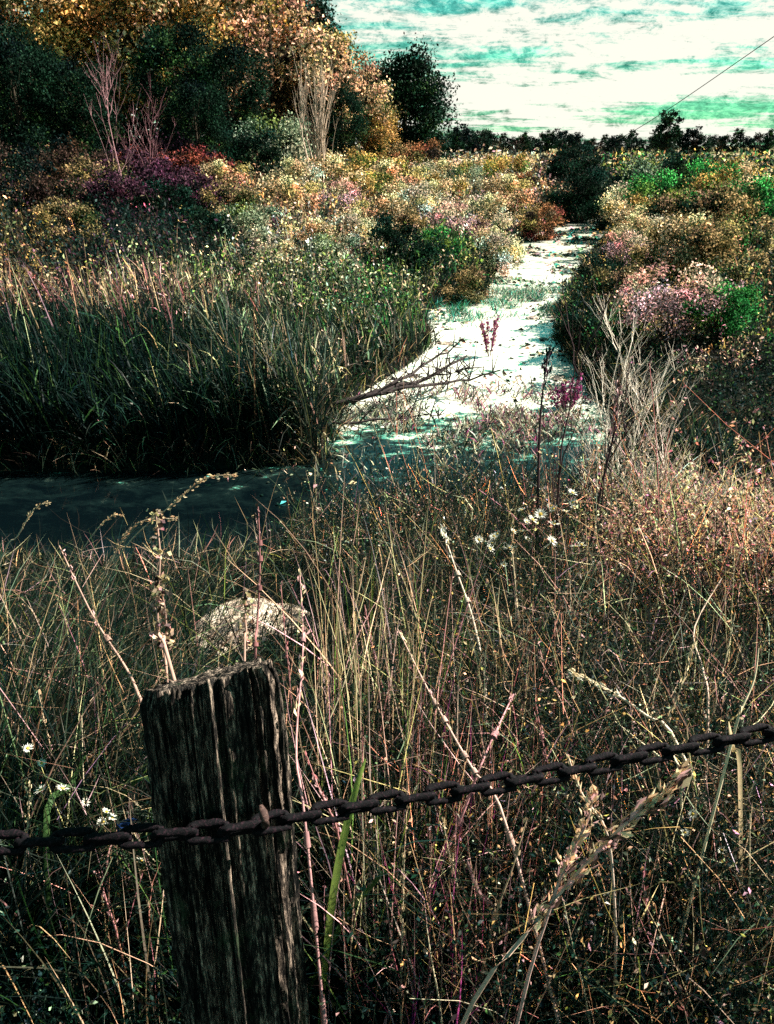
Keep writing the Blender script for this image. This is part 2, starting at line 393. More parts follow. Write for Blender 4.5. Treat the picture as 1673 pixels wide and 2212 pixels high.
bank('reed_bed', 'tall green cattail reeds with pale dry tips along the far left waterline', 24000, 7.5, 16, reedy, lambda x, y, d: (1.30 + 0*x)*(0.45+0.55*sstep(15, 9, y))*(1+.3*nz(x*.9, y*.9, 91)), 4, 1, wmul=1.3, fz=0.3)
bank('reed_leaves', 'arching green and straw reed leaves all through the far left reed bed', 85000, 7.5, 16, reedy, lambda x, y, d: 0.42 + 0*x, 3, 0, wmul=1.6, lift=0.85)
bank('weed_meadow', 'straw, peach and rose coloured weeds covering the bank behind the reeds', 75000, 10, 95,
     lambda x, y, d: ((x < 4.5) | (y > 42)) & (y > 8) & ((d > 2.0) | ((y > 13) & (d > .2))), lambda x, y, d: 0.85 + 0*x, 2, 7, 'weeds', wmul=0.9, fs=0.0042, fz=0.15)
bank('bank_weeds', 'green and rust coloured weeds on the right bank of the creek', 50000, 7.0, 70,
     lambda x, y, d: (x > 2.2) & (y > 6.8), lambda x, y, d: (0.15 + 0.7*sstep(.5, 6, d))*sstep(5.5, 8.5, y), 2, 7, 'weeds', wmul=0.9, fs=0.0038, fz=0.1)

# short growth hanging over every waterline
x, y = polar(160000, 7.0, 42); d = creek_dist(x, y); m = (d > -0.08) & (d < 0.55) & (y > 6.8); x, y, d = x[m], y[m], d[m]; n = len(x); r = np.hypot(x, y)
P = np.stack([x, y, height(x, y)], 1); acc = Acc(); c = pal(['dgreen', 'mgreen', 'brown', 'straw', 'ochre'], n, .4)
blades(acc, P, R.uniform(.15, .6, n), np.maximum(.012, r*.0015)*R.uniform(.7, 1.5, n), R.uniform(0, 6.28, n), R.uniform(0, .7, n), R.uniform(.2, 1.6, n), 3, c*.5, c)
tag(obj('shore_grass', acc.mesh('shore_grass', M_blade)), 'ragged dark grass fringe overhanging the creek shores', 'grass', kind='stuff')
# ------------------------------------------------------------------ trees and shrubs
def crown_leaves(acc, cx, rad, n, size, names, ncl=50, flat=1.0, jit=0.3):
    """leaf clumps through a crown volume around cx, radii rad"""
    u = rdir(ncl); rr_ = R.uniform(0.35, 1.0, ncl)**0.6; rr_ *= 0.82+0.3*R.rand(ncl)
    cc = np.asarray(cx) + u*rr_[:, None]*np.asarray(rad)
    k = R.randint(0, ncl, n); cr = np.mean(rad)*R.uniform(0.16, 0.34, ncl)
    p = cc[k] + R.normal(0, 0.55, (n, 3))*cr[k][:, None]*np.array([1, 1, 0.75])
    base = np.where(R.rand(ncl, 1) < 0.5, pal(names[:1], ncl, 0.3), pal(names, ncl, 0.25))[k]; c = base*np.exp(R.normal(0, jit, (n, 1)))*np.where(R.rand(n, 1) < 0.5, np.array([.20, .32, .28]), 2.0)  # half the leaves toned dark teal, half brightened, as painted shadow contrast
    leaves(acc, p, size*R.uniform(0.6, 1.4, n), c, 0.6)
    return cc
def limbs(acc, root, targets, r0, col, k=6, s=4, wob=0.12):
    n = len(targets); t = np.linspace(0, 1, k)[None, :, None]; T = np.asarray(targets)[:, None, :]
    root = np.asarray(root, float); ln = np.linalg.norm(T-root, axis=2, keepdims=True)
    Lr = root + (T-root)*t; Lr[..., 2] += 0
    Lr = Lr + R.normal(0, 1, (n, k, 3))*wob*ln*0.35*np.sin(np.pi*t)
    Lr[..., :2] -= (T-root)[..., :2]*0.25*np.sin(np.pi*t)
    tubes(acc, Lr, r0*(1-0.85*t[..., 0]), col, s)
def make_tree(h, w, names, nleaf, size, ncl=60, stem=0.18, bark=(.05, .04, .03), low=0.25):
    tr = Acc(); cr = Acc()
    cz = h*(low+1)/2; rad = (w/2, w/2, h*(1-low)/2)
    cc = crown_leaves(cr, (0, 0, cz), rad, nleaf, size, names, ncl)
    tl = np.array([[0, 0, -0.15], [0.04*h*.3, 0, h*0.2], [0.0, 0.03*h, h*0.45], [0.05*h*.4, 0, h*0.85]])[None]
    tubes(tr, tl, [[stem*1.3, stem, stem*0.75, stem*0.15]], bark, 7)
    limbs(tr, (0, 0, h*low*0.9), cc[R.permutation(len(cc))[:22]], stem*0.35, bark)
    return tr.mesh('trunk', M_bark, True), cr.mesh('crown', M_leaf)
def place_tree(name, meshes, loc, rz, s, label, cat, group=None):
    t = empty(name, loc, rz, s); tag(t, label, cat, group)
    obj('trunk', meshes[0], t); obj('crown', meshes[1], t); return t

T = {
 'gold': make_tree(8.5, 5.5, ['gold', 'peach', 'gold', 'straw', 'brown'], 15000, 0.19, 80),
 'gold2': make_tree(8.0, 6.0, ['gold', 'ochre', 'peach', 'gold', 'mgreen'], 15000, 0.18, 80),
 'rust': make_tree(7.0, 5.0, ['peach', 'gold', 'peach', 'brown', 'straw'], 13000, 0.17, 70),
 'dark': make_tree(8.0, 5.5, ['dgreen', 'dgreen', 'mgreen', 'dark'], 14000, 0.16, 70),
 'round': make_tree(7.4, 6.2, ['dgreen', 'mgreen', 'dgreen'], 26000, 0.19, 130, low=0.08),
}
tree_list = [ # px, distance, kind, scale, label
 (0, 38, 'dark', .72, 'dark green tree at the left edge of the view, small leaves over black shade'),
 (150, 44, 'gold', 1.10, 'tall golden-orange tree, leftmost of the autumn trees behind the pink bare sapling'),
 (270, 46, 'gold2', 1.18, 'golden tree with some green leaves, second from the left in the autumn row'),
 (390, 43, 'gold', 1.12, 'broad yellow-gold tree above the dark hollow'),
 (500, 47, 'gold2', 1.25, 'mixed gold and green tree in the middle of the autumn row'),
 (590, 44, 'rust', 1.20, 'rust coloured tree just left of the tall green-topped tree'),
 (650, 50, 'dark', 1.12, 'tall green-topped tree standing highest against the sky'),
 (690, 46, 'rust', 1.0, 'rusty orange tree at the right end of the autumn row'),
 (868, 55, 'round', 0.98, 'round dark green tree standing alone against the sky'),
 (805, 50, 'gold2', 0.5, 'small yellow-orange tree tucked against the left of the round dark tree'),
 (110, 34, 'dark', 0.55, 'low dark green tree below the leftmost golden tree'),
 (390, 36, 'dark', 0.68, 'low dark bushy tree filling the hollow below the broad gold tree'),
 (500, 35, 'dark', 0.60, 'dark green low tree left of the pale sage shrub'),
 (55, 27, 'dark', 0.50, 'nearest dark low tree at the left edge, over the tan shrubs'),
 (190, 28, 'dark', 0.46, 'dark low tree right behind the pink bare sapling'),
 (430, 29, 'dark', 0.42, 'dark low tree behind the bright red-brown shrub'),
 (760, 50, 'rust', 0.86, 'rusty tree stepping down between the autumn row and the round tree'),
 (740, 44, 'dark', 0.55, 'small dark tree between the autumn row and the round tree'),
]
for px, y, k, s, lab in tree_list:
    place_tree('autumn_tree' if k in ('gold', 'gold2', 'rust') else 'leafy_tree', T[k], at_y(px, y), R.uniform(0, 6.28), s, lab, 'tree')

# thicket under and behind the autumn trees
n_ = 42000; x = R.uniform(-48, -3.5, n_); y = R.uniform(46, 62, n_) ; top = 5.2 + 0.9*nz(x*0.5, y*0.5, 41) - 2.6*sstep(-9, -3.5, x)
zz = height(x, y) + top*R.rand(n_)**0.8; a = Acc(); leaves(a, np.stack([x, y, zz], 1), R.uniform(.25, .5, n_), pal(['dgreen', 'dark', 'dgreen', 'brown', 'mgreen'], n_, .4), .6)
tag(obj('thicket', a.mesh('thicket', M_leaf)), 'dark leafy thicket filling the gaps behind and below the autumn trees', 'thicket', kind='stuff')
# horizon trees
ht = [make_tree(8, 7, ['dark', 'dgreen'], 2600, 0.55, 45, low=0.05), make_tree(8, 9, ['dgreen', 'dark', 'brown'], 2600, 0.6, 45, low=0.05),
      make_tree(9, 5, ['dgreen', 'mgreen', 'dark'], 2400, 0.5, 40, low=0.05)]
specials = [(1000, 105, 0, 0.92, 'dark tree right beside the round tree, first of the far tree line'), (1045, 118, 1, 0.90, 'broad dark tree second along the far tree line'),
            (985, 90, 2, 0.62, 'narrow dark tree at the left start of the far tree line'), (1130, 125, 1, 0.75, 'dark low tree above the small pale field'),
            (1240, 130, 0, 0.82, 'dark tree above the gully where the creek disappears'), (1440, 120, 2, 1.25, 'tallest tree of the right horizon with a pale crown side'),
            (1275, 105, 1, 0.55, 'dark bushy tree right of the small pale field'), (1330, 125, 0, 0.72, 'dark tree left of the tallest horizon tree'),
            (1230, 88, 1, 0.45, 'dark bush-like tree over the shaded gully')]
for px, y, k, s, lab in specials: place_tree('distant_tree', ht[k], at_y(px, y), R.uniform(0, 6.28), s*0.56, lab, 'tree')
x0 = 930
k = 0
while x0 < 1760:
    y = R.uniform(190, 260); p = at_y(x0, y)
    place_tree('distant_tree', ht[k % 3], p, R.uniform(0, 6.28), R.uniform(0.42, 0.72), 'small dark tree in the row along the horizon', 'tree', 'trees in the row along the horizon')
    x0 += R.uniform(13, 24); k += 1

def make_shrub(h, w, names, nleaf, size, ncl=30, nstem=14, bark=(.06, .045, .035)):
    st = Acc(); fo = Acc()
    cc = crown_leaves(fo, (0, 0, h*0.52), (w/2, w/2, h*0.48), nleaf, size, names, ncl, jit=0.35)
    limbs(st, (0, 0, -0.1), cc[:nstem], 0.022*h, bark, 5, 3)
    return st.mesh('stem', M_bark, True), fo.mesh('foliage', M_leaf)
S = {
 'sage': make_shrub(2.4, 2.8, ['sage', 'sage', 'lime', 'mgreen'], 9500, 0.085),
 'dgreen': make_shrub(2.2, 2.8, ['dgreen', 'mgreen', 'dgreen'], 9500, 0.085),
 'red': make_shrub(1.6, 2.6, ['red', 'plum', 'rose', 'orange'], 8500, 0.08),
 'plum': make_shrub(1.5, 2.6, ['plum', 'plum', 'dark'], 8000, 0.08),
 'peach': make_shrub(1.8, 2.4, ['peach', 'straw', 'cream', 'ochre'], 9500, 0.075),
 'cream': make_shrub(1.7, 2.2, ['cream', 'cream', 'white', 'sage'], 9500, 0.068),
 'pink': make_shrub(1.3, 1.8, ['pink', 'peach', 'cream', 'brown'], 6000, 0.05),
 'yellow': make_shrub(1.9, 2.4, ['gold', 'lime', 'cream', 'straw'], 9500, 0.075),
 'vivid': make_shrub(1.8, 2.4, ['vivid', 'mgreen', 'lime', 'vivid'], 9500, 0.075),
 'rust': make_shrub(1.8, 2.2, ['orange', 'brown', 'red', 'ochre'], 9500, 0.075),
 'tan': make_shrub(1.8, 2.6, ['brown', 'ochre', 'dark', 'dgreen', 'orange', 'dgreen'], 9500, 0.075),  # darkened leaf mix, left bank shade put into the colours
 'olive': make_shrub(1.6, 2.2, ['ochre', 'mgreen', 'dgreen', 'brown'], 9500, 0.068),
}
shrubs = [ # px, distance, kind, scale, label
 (600, 33, 'sage', 1.15, 'pale sage green shrub in front of the dark hollow, left of the multi-stemmed bare tree'),
 (560, 36, 'sage', 0.85, 'smaller sage green shrub at the upper left of the big sage shrub'),
 (540, 30, 'dgreen', 0.95, 'dark green shrub below the pale sage shrub'),
 (470, 31, 'dgreen', 0.9, 'dark shrub between the pink bare sapling and the sage shrub'),
 (330, 29, 'red', 1.0, 'dark red shrub at the foot of the pink bare sapling'),
 (420, 28, 'red', 1.05, 'bright red-brown shrub right of the pink bare sapling'),
 (480, 27, 'peach', 0.75, 'pink-tan low shrub at the right end of the red shrubs'),
 (300, 24, 'plum', 1.0, 'low plum coloured shrub in the shade under the red shrubs'),
 (390, 22, 'plum', 0.9, 'second plum shrub, nearer and right of the first'),
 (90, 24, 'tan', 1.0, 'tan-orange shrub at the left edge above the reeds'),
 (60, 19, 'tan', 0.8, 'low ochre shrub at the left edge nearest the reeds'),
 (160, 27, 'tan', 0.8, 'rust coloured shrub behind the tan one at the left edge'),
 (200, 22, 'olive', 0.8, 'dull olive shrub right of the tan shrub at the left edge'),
 (760, 38, 'yellow', 1.1, 'yellow-tan shrub below the small dark tree'),
 (830, 40, 'yellow', 1.0, 'yellow shrub directly under the round dark tree'),
 (905, 44, 'rust', 1.35, 'orange-red twiggy shrub under the right side of the round dark tree'),
 (700, 30, 'peach', 1.0, 'peach shrub at the foot of the multi-stemmed bare tree'),
 (960, 36, 'yellow', 0.95, 'yellow-green shrub right below the far tree line start'),
 (1010, 40, 'sage', 0.75, 'grey-green shrub against the first far tree'),
 (1060, 30, 'cream', 0.95, 'cream coloured shrub left of the rusty gully shrub'),
 (880, 28, 'cream', 0.85, 'pale straw shrub in the middle of the weed meadow'),
 (620, 24, 'peach', 0.85, 'peach shrub in the left part of the weed meadow'),
 (760, 22, 'cream', 0.7, 'low cream shrub in the centre of the meadow, above the green bank'),
 (1115, 52, 'yellow', 1.2, 'yellow-green bush in front of the small pale field'),
 (1130, 44, 'rust', 0.8, 'rounded rusty bush beside the small pale field'),
 (1185, 34, 'rust', .95, 'rusty brown round shrub left of where the creek disappears'),
 (1270, 42, 'dgreen', 1.2, 'dark shrub shading the gully where the creek disappears'),
 (1350, 38, 'dgreen', 1.0, 'dark green shrub right of the gully'),
 (1240, 55, 'dgreen', 1.3, 'dark bush behind the gully'),
 (1385, 34, 'cream', 1.15, 'cream leafed shrub left of the vivid green shrubs'),
 (1345, 44, 'dgreen', 1.3, 'dark bush at the skyline left of the cream leafed shrub'),
 (1450, 30, 'vivid', 1.15, 'vivid green shrub on the right bank, leftmost of the green ones'),
 (1530, 33, 'vivid', 1.2, 'vivid green shrub on the right bank, in the middle of the green ones'),
 (1600, 28, 'yellow', 1.1, 'yellow-green shrub at the right edge of the view'),
 (1490, 24, 'olive', 1.0, 'olive shrub in front of the vivid green shrubs'),
 (1610, 20, 'olive', 1.1, 'olive and brown shrub at the right edge below the yellow-green one'),
 (1345, 17, 'dgreen', 0.5, 'dark green shrub on the right waterline'),
 (1290, 14.2, 'dgreen', 0.35, 'small dark green shrub overhanging the right waterline'),
 (1500, 13, 'pink', 1.0, 'pink-tan feathery shrub on the right bank'),
 (1440, 15, 'pink', 0.6, 'small pinkish shrub left of the feathery one on the right bank'),
 (1620, 13, 'vivid', 0.5, 'small bright green shrub at the right edge beside the feathery shrub'),
 (960, 23, 'vivid', 0.55, 'green low shrub on the left bank close to the stream bend'),
 (860, 20, 'dgreen', 0.7, 'dark green shrub on the left bank above the stream bend'),
]
extra = [(660, 20, 'peach', .62), (580, 17, 'cream', .5), (720, 26, 'pink', 1.0), (820, 24, 'peach', .8), (930, 31, 'cream', .9), (1000, 26, 'pink', 1.1), (1080, 24, 'cream', .8),
 (480, 21, 'olive', .8), (420, 17.5, 'dgreen', .5), (520, 18.5, 'sage', .55), (350, 20, 'dgreen', .6), (240, 20, 'plum', .8), (700, 18, 'sage', .5), (900, 24, 'olive', .7), (1100, 38, 'peach', 1.1),  # dark kinds on the left slope stand in for its shade
 (860, 34, 'peach', 1.1), (940, 40, 'cream', 1.1), (780, 30, 'gold_', 1.0), (1040, 45, 'gold_', 1.1), (640, 28, 'cream', .9), (1020, 20, 'olive', .6), (110, 16, 'olive', .6), (1400, 26, 'peach', .8), (1420, 22, 'cream', .8),
 (1395, 21, 'pink', .8), (1560, 24, 'vivid', .8), (1470, 19, 'olive', .8), (1380, 16, 'olive', .6), (1600, 16.5, 'olive', .8), (1540, 18, 'peach', .8), (1640, 24, 'vivid', 1.0), (1400, 28, 'gold_', .9), (1490, 40, 'dgreen', 1.2), (1580, 42, 'yellow', 1.2), (1410, 42, 'sage', 1.2)]
tone = dict(plum='plum coloured', peach='peach tan', cream='cream', pink='fine-leaved pinkish', olive='olive green', sage='grey-green', gold_='yellow-gold', vivid='bright green', dgreen='dark green', yellow='yellow-green')
def near_what(px, y):
    side = 'on the right bank' if px > 1290 else 'in the left meadow'
    what = min(shrubs, key=lambda q: abs(q[0]-px)/60 + abs(math.log(q[1]/y))*3)
    return side, ' '.join(what[4].split()[:5]).rstrip(',')
used_labels = {}
for px, y, k, s in extra:
    side, w_ = near_what(px, y); lab = '%s bushy weed %s, %s the %s' % (tone[k], side, 'left of' if px < min(shrubs, key=lambda q: abs(q[0]-px)/60 + abs(math.log(q[1]/y))*3)[0] else 'right of', w_.split(' in ')[0].split(' at ')[0])
    if lab in used_labels: lab = lab.replace('bushy weed', 'farther bushy weed')
    used_labels[lab] = 1
    kk = 'yellow' if k == 'gold_' else k
    t = empty('bushy_weed', at_y(px, y), R.uniform(0, 6.28), s); tag(t, lab, 'bush'); obj('stem', S[kk][0], t); obj('foliage', S[kk][1], t)
for px, y, k, s, lab in shrubs:
    t = empty('shrub', at_y(px, y), R.uniform(0, 6.28), s); tag(t, lab, 'shrub')
    obj('stem', S[k][0], t); obj('foliage', S[k][1], t)

# bare saplings
def branching(acc, root, h, spread, n1, n2, r0, col, lean=(0, 0), s=4, n3=0):
    """upright bare plant: leader, branches, twigs"""
    k = 7; t = np.linspace(0, 1, k)
    main = np.stack([root[0] + lean[0]*h*t + 0.02*h*np.sin(t*7), root[1] + lean[1]*h*t, root[2] + h*t], 1)
    tubes(acc, main[None], (r0*(1-0.85*t))[None], col, s+1)
    def off(parents, pr, n, l0, l1, up, rad):
        m = len(parents); pi = R.randint(0, m, n); tt = R.uniform(0.12, 0.98, n); idx = tt*(k-1)
        i0 = np.clip(idx.astype(int), 0, k-2); f = (idx-i0)[:, None]
        b = parents[pi, i0]*(1-f)+parents[pi, i0+1]*f
        pd = parents[pi, i0+1]-parents[pi, i0]; pd /= np.linalg.norm(pd, axis=1)[:, None]+1e-9
        a = R.uniform(0, 6.28, n); side = np.stack([np.cos(a), np.sin(a), np.zeros(n)], 1)
        d = pd*(1-spread) + side*spread + np.array([0, 0, up]); d /= np.linalg.norm(d, axis=1)[:, None]
        ln = R.uniform(l0, l1, n)*(1.15-0.75*tt)
        L_ = b[:, None, :] + d[:, None, :]*(ln[:, None]*t[None])[..., None]
        L_[..., 2] += (ln[:, None]*0.25*t[None]**2); L_ = L_ + R.normal(0, 0.012, L_.shape)*ln[:, None, None]
        tubes(acc, L_, rad*(1-0.8*t)[None]*R.uniform(0.7, 1.2, n)[:, None], col, s)
        return L_
    b1 = off(main[None], None, n1, h*0.35, h*0.6, 0.35, r0*0.42)
    if n2: b2 = off(b1, None, n2, h*0.12, h*0.26, 0.3, r0*0.2)
    if n3: b3 = off(b2, None, n3, h*0.05, h*0.12, 0.2, r0*0.1)
    return b1
def bare_tree(name, loc, h, col, label, cat='tree', spread=0.5, n1=16, n2=70, n3=120, r0=0.05, lean=(0, 0), nm=1, group=None):
    t = empty(name, loc); tag(t, label, cat, group); tr = Acc()
    for q in range(nm):
        ln = (lean[0] + (R.uniform(-0.16, 0.16) if nm > 1 else 0), lean[1]+(R.uniform(-.1, .1) if nm > 1 else 0))
        branching(tr, (R.uniform(-.1, .1)*(nm > 1), 0, -0.05), h*(1 if nm == 1 else R.uniform(.7, 1)), spread, n1, n2, r0, col, ln, 3, n3)
    obj('trunk', tr.mesh('trunk', M_stem), t); return t
bare_tree('bare_sapling', at_y(248, 22), 3.5, (.42, .22, .24), 'bare pink-grey sapling with fanned branches before the dark trees', spread=0.5, r0=0.024, n1=16, n2=50, n3=50)
bare_tree('bare_sapling', at_y(300, 24), 2.9, (.28, .13, .15), 'second bare sapling leaning right of the pink one, thinner and redder', spread=0.55, r0=0.022, lean=(0.2, 0), n1=16, n2=60, n3=90)
bare_tree('bare_tree', at_y(680, 31), 4.4, (.60, .46, .36), 'pale multi-stemmed bare tree rising beside the sage shrub', spread=0.3, r0=0.04, nm=7, n1=7, n2=18, n3=0)

# ------------------------------------------------------------------ foreground vegetation
DARKF = 0.74
def near_pts(n, r0, r1, keep, a0=-0.66, a1=0.66):
    x, y = polar(n, r0, r1, a0, a1); d = creek_dist(x, y); m = (d > 0.0) & (y < 7.5) & keep(x, y)
    x, y = x[m], y[m]; return np.stack([x, y, height(x, y)], 1)
def mixcols(P, spec):
    """spec: list of (weight fn, names)"""
    W = np.stack([np.maximum(f(P), 1e-5)*np.ones(len(P)) for f, _ in spec], 1); W /= W.sum(1)[:, None]
    k = (W.cumsum(1) > R.rand(len(P))[:, None]).argmax(1); c = np.zeros((len(P), 3))
    for i, (_, nm) in enumerate(spec):
        m = k == i
        if m.sum(): c[m] = pal(nm, m.sum(), 0.45)
    return c
rt = lambda P: sstep(-0.2, 0.7, P[:, 0]/np.maximum(P[:, 1], .5))       # 0 on the left .. 1 on the right
lf = lambda P: 1-rt(P)

rock_xy = np.array([at(510, 1385)[:2], at(598, 1375)[:2]])
def shoreh(P):                          # plants get lower towards the water and in front of the boulders
    d = creek_dist(P[:, 0], P[:, 1]); f = 0.35+0.65*sstep(0.1, 2.2, d)
    for q in rock_xy: f = f*(1-0.68*np.exp(-(((P[:, 0]-q[0]*P[:, 1]/q[1])/.38)**2) - ((P[:, 1]-q[1]+0.5)/.7)**2))
    return f
def cap(P, h):                          # the growth thins and shortens towards the creek
    q = P[:, 0]/P[:, 1]; e = np.interp(q, [-.5, -.2, -.08, 0.06, .3, .5], [26.5, 26.0, 22.5, 20.0, 20.5, 20.5])
    top = 3.5 - np.hypot(P[:, 0], P[:, 1])*np.tan(np.radians(e)) - P[:, 2]
    return np.minimum(h, np.maximum(top*1.0, 0.10)*np.where(R.rand(len(h)) < 0.09, R.uniform(1.2, 2.0, len(h)), R.uniform(0.5, 1.15, len(h)))*(1+0.35*nz(P[:, 0]*4, P[:, 1]*4, 51)))
# left: fine bent green-tan grass
P = near_pts(30000, 1.2, 6.6, lambda x, y: x/y < 0.12 + 0.1*np.sin(y*3)); n = len(P); r = np.hypot(P[:, 0], P[:, 1])
c = mixcols(P, [(lambda P: 1.0, ['mgreen', 'dgreen', 'dgreen']), (lambda P: 0.45, ['straw', 'sage', 'peach'])])
acc = Acc(); blades(acc, P, cap(P, R.uniform(0.25, 0.62, n)*shoreh(P)*1.35), np.maximum(0.0035, r*0.0011)*R.uniform(0.7, 1.3, n), R.normal(0.5, 0.7, n), R.uniform(0.1, 0.7, n), R.uniform(0.2, 1.5, n), 5, c*0.3, c)  # blade bases coloured darker as painted shade
tag(obj('bent_grass', acc.mesh('bent_grass', M_blade)), 'fine bent green and tan grass on the near left bank', 'grass', kind='stuff')

# right and centre: twiggy weeds with small leaves
def weeds(name, label, n, r0, r1, keep, h0, h1, names_s, names_l, nl, ls, twigs=4, rad=0.0016):
    P = near_pts(n, r0, r1, keep); n = len(P); k = 6; t = np.linspace(0, 1, k)
    r = np.hypot(P[:, 0], P[:, 1]); h = cap(P, R.uniform(h0, h1, n)*(1+0.25*nz(P[:, 0]*2, P[:, 1]*2, 5))*shoreh(P)*1.2)*0.88
    az = R.uniform(0, 6.28, n); ln = np.abs(R.normal(0, 0.25, n))
    d = np.stack([np.cos(az)*ln, np.sin(az)*ln, np.ones(n)], 1)
    L_ = P[:, None, :] + d[:, None, :]*(h[:, None]*t)[..., None]; L_[..., :2] += (h[:, None]*0.22*t**2)[..., None]*R.normal(0, 1, (n, 1, 2))
    acc = Acc(); rd = np.maximum(rad, r*0.00042)
    tubes(acc, L_, rd[:, None]*(1-0.6*t)*1.3, pal(names_s, n, 0.45), 3)
    if twigs:
        s = np.repeat(np.arange(n), twigs); m = len(s); f = R.uniform(0.35, 0.95, m); ix = np.clip((f*(k-1)).astype(int), 0, k-2)
        b = L_[s, ix]; a = R.uniform(0, 6.28, m); e = R.uniform(0.3, 1.2, m)
        dd = np.stack([np.cos(a)*np.cos(e), np.sin(a)*np.cos(e), np.sin(e)], 1); tl = (h[s]*R.uniform(0.15, 0.4, m))
        q = np.linspace(0, 1, 4); Tw = b[:, None, :] + dd[:, None, :]*(tl[:, None]*q)[..., None]; Tw[..., 2] += tl[:, None]*0.2*q**2
        tubes(acc, Tw, (rd[s]*0.6)[:, None]*(1-0.5*q), pal(names_s, m, 0.45), 3)
        src = Tw
    else: src = L_
    if nl:
        m = nl; s = R.randint(0, len(src), m); f = R.randint(1, src.shape[1], m)
        p = src[s, f] + R.normal(0, 0.007, (m, 3)); rr2 = np.linalg.norm(p-EYE, axis=1)
        leaves(acc, p, np.maximum(ls, rr2*0.0022)*R.uniform(0.5, 1.5, m), pal(names_l, m, 0.45), 0.5)
    return tag(obj(name, acc.mesh(name, M_leaf)), label, 'weeds', kind='stuff')
weeds('twiggy_weeds', 'thin twiggy brown weeds with tiny pale leaves at the water edge', 4000, 3.0, 7.6, lambda x, y: (x/y > -0.12 + 0.05*np.sin(y*5)) & (x/y < 0.37),
      0.5, 0.95, ['dark', 'straw', 'dark', 'peach', 'dgreen'], ['sage', 'straw', 'dgreen', 'dark', 'peach', 'mgreen', 'white'], 44000, 0.012)
weeds('low_leafy_weeds', 'low small-leaved weeds, dark green with brown and gold tips, covering the near slope', 5000, 0.9, 3.6, lambda x, y: x/y > -0.05,
      0.25, 0.55, ['dark', 'dgreen', 'peach'], ['dgreen', 'dgreen', 'mgreen', 'dark', 'peach', 'gold', 'sage', 'pink'], 90000, 0.009, 4, 0.0009)
weeds('shaded_weeds', 'sparse dark leafy weeds below the chain left of the post', 1500, 0.9, 2.6, lambda x, y: x/y < 0.0,
      0.15, 0.35, ['dark', 'dgreen', 'dgreen'], ['dgreen', 'dark', 'dgreen', 'mgreen', 'sage'], 16000, 0.010, 3, 0.0009)
DARKF = 0.35
weeds('pink_weeds', 'rose and cream dry weeds on the near bank at the right edge', 2600, 2.2, 4.4, lambda x, y: x/y > 0.33 + 0.08*np.sin(y*4),
      0.5, 0.95, ['pink', 'peach', 'cream', 'straw'], ['pink', 'peach', 'cream', 'rose', 'straw'], 40000, 0.013)
DARKF = 0.66
# long straw stalks everywhere in front
DARKF = 0.78
P = near_pts(7000, 1.0, 4.5, lambda x, y: x/y > -0.7); n = len(P); r = np.hypot(P[:, 0], P[:, 1])
c = mixcols(P, [(lambda P: 0.5+0*rt(P), ['straw', 'peach', 'pink']), (lambda P: 0.6*rt(P), ['pink', 'peach', 'cream']), (lambda P: 0.5, ['mgreen', 'dgreen', 'lime'])])
m = R.rand(n) < (0.35 + 0.65*rt(P)); P, c, r = P[m], c[m], r[m]; n = len(P)
acc = Acc(); blades(acc, P, cap(P, R.uniform(0.35, 0.8, n)), np.maximum(0.003, r*0.0012)*R.uniform(0.6, 2.2, n), R.uniform(0, 6.28, n), R.uniform(0, 0.5, n), R.uniform(0, 1.2, n), 5, c*.4, c)  # lower blade ends darkened to imitate shade near the soil
tag(obj('straw_grass', acc.mesh('straw_grass', M_blade)), 'upright straw and rose coloured grass stalks on the near slope', 'grass', kind='stuff')
DARKF = 0.40
def stems(name, label, n_, q0, q1, r0, r1, h0, h1, w0, w1, names):
    P = near_pts(n_*6, r0, r1, lambda x, y: (x/y > q0) & (x/y < q1))[:n_]; n = len(P); c = pal(names, n, .3) if n < 150 else pal(names, n, .3)
    acc = Acc(); blades(acc, P, R.uniform(h0, h1, n), R.uniform(w0, w1, n), R.uniform(0, 6.28, n), np.abs(R.normal(0, .22, n)), R.normal(0, .3, n), 6, c*1.3, c*1.3)
    tag(obj(name, acc.mesh(name, M_blade)), label, 'grass', kind='stuff')
DARKF = 0.68
def tangle_here(x, y):
    k = R.rand(len(x)) < 0.38+0.62*sstep(-0.25, .35, x/y)
    for q in rock_xy: k &= ~((np.abs(x-q[0]*y/q[1]) < .36*y/q[1]) & (y > q[1]-1.5) & (y < q[1]+.1) & (R.rand(len(x)) < .85))
    return k & (x/y > -.62)
P = near_pts(27000, 1.1, 5.2, tangle_here); n = len(P); P[:, 2] += R.uniform(0, .42, n)*np.minimum(1, cap(P, np.full(n, .5))/.5); c = pal(['straw', 'pink', 'peach', 'sage', 'mgreen', 'cream'], n, .4)*(0.6+0.7*rt(P))[:, None]; r = np.hypot(P[:, 0], P[:, 1])
acc = Acc(); blades(acc, P, R.uniform(.08, .26, n), np.maximum(.0016, r*.0009)*R.uniform(.7, 1.6, n), R.uniform(0, 6.28, n), R.uniform(.4, 1.7, n), R.normal(0, .8, n), 3, c, c)
tag(obj('dry_tangle', acc.mesh('dry_tangle', M_blade)), 'fine tangle of bent dry grass bits among the near weeds', 'grass', kind='stuff')
DARKF = 0.40
stems('rose_stems', 'tangle of rose and magenta dry stems low in the centre', 420, .02, .24, .85, 1.5, .25, .60, .002, .0048, ['rose', 'pink', 'rose', 'pink', 'peach', 'pink', 'rose', 'magenta'])
stems('upright_straw', 'pale upright straw stalks standing right of the post', 420, -.12, .08, .95, 1.9, .35, .75, .002, .0048, ['straw', 'peach', 'pink', 'cream', 'lime'])
stems('scattered_straw', 'scattered pale straws among the low weeds at the right', 520, .1, .6, .9, 2.2, .25, .60, .0018, .0042, ['straw', 'cream', 'peach', 'pink'])
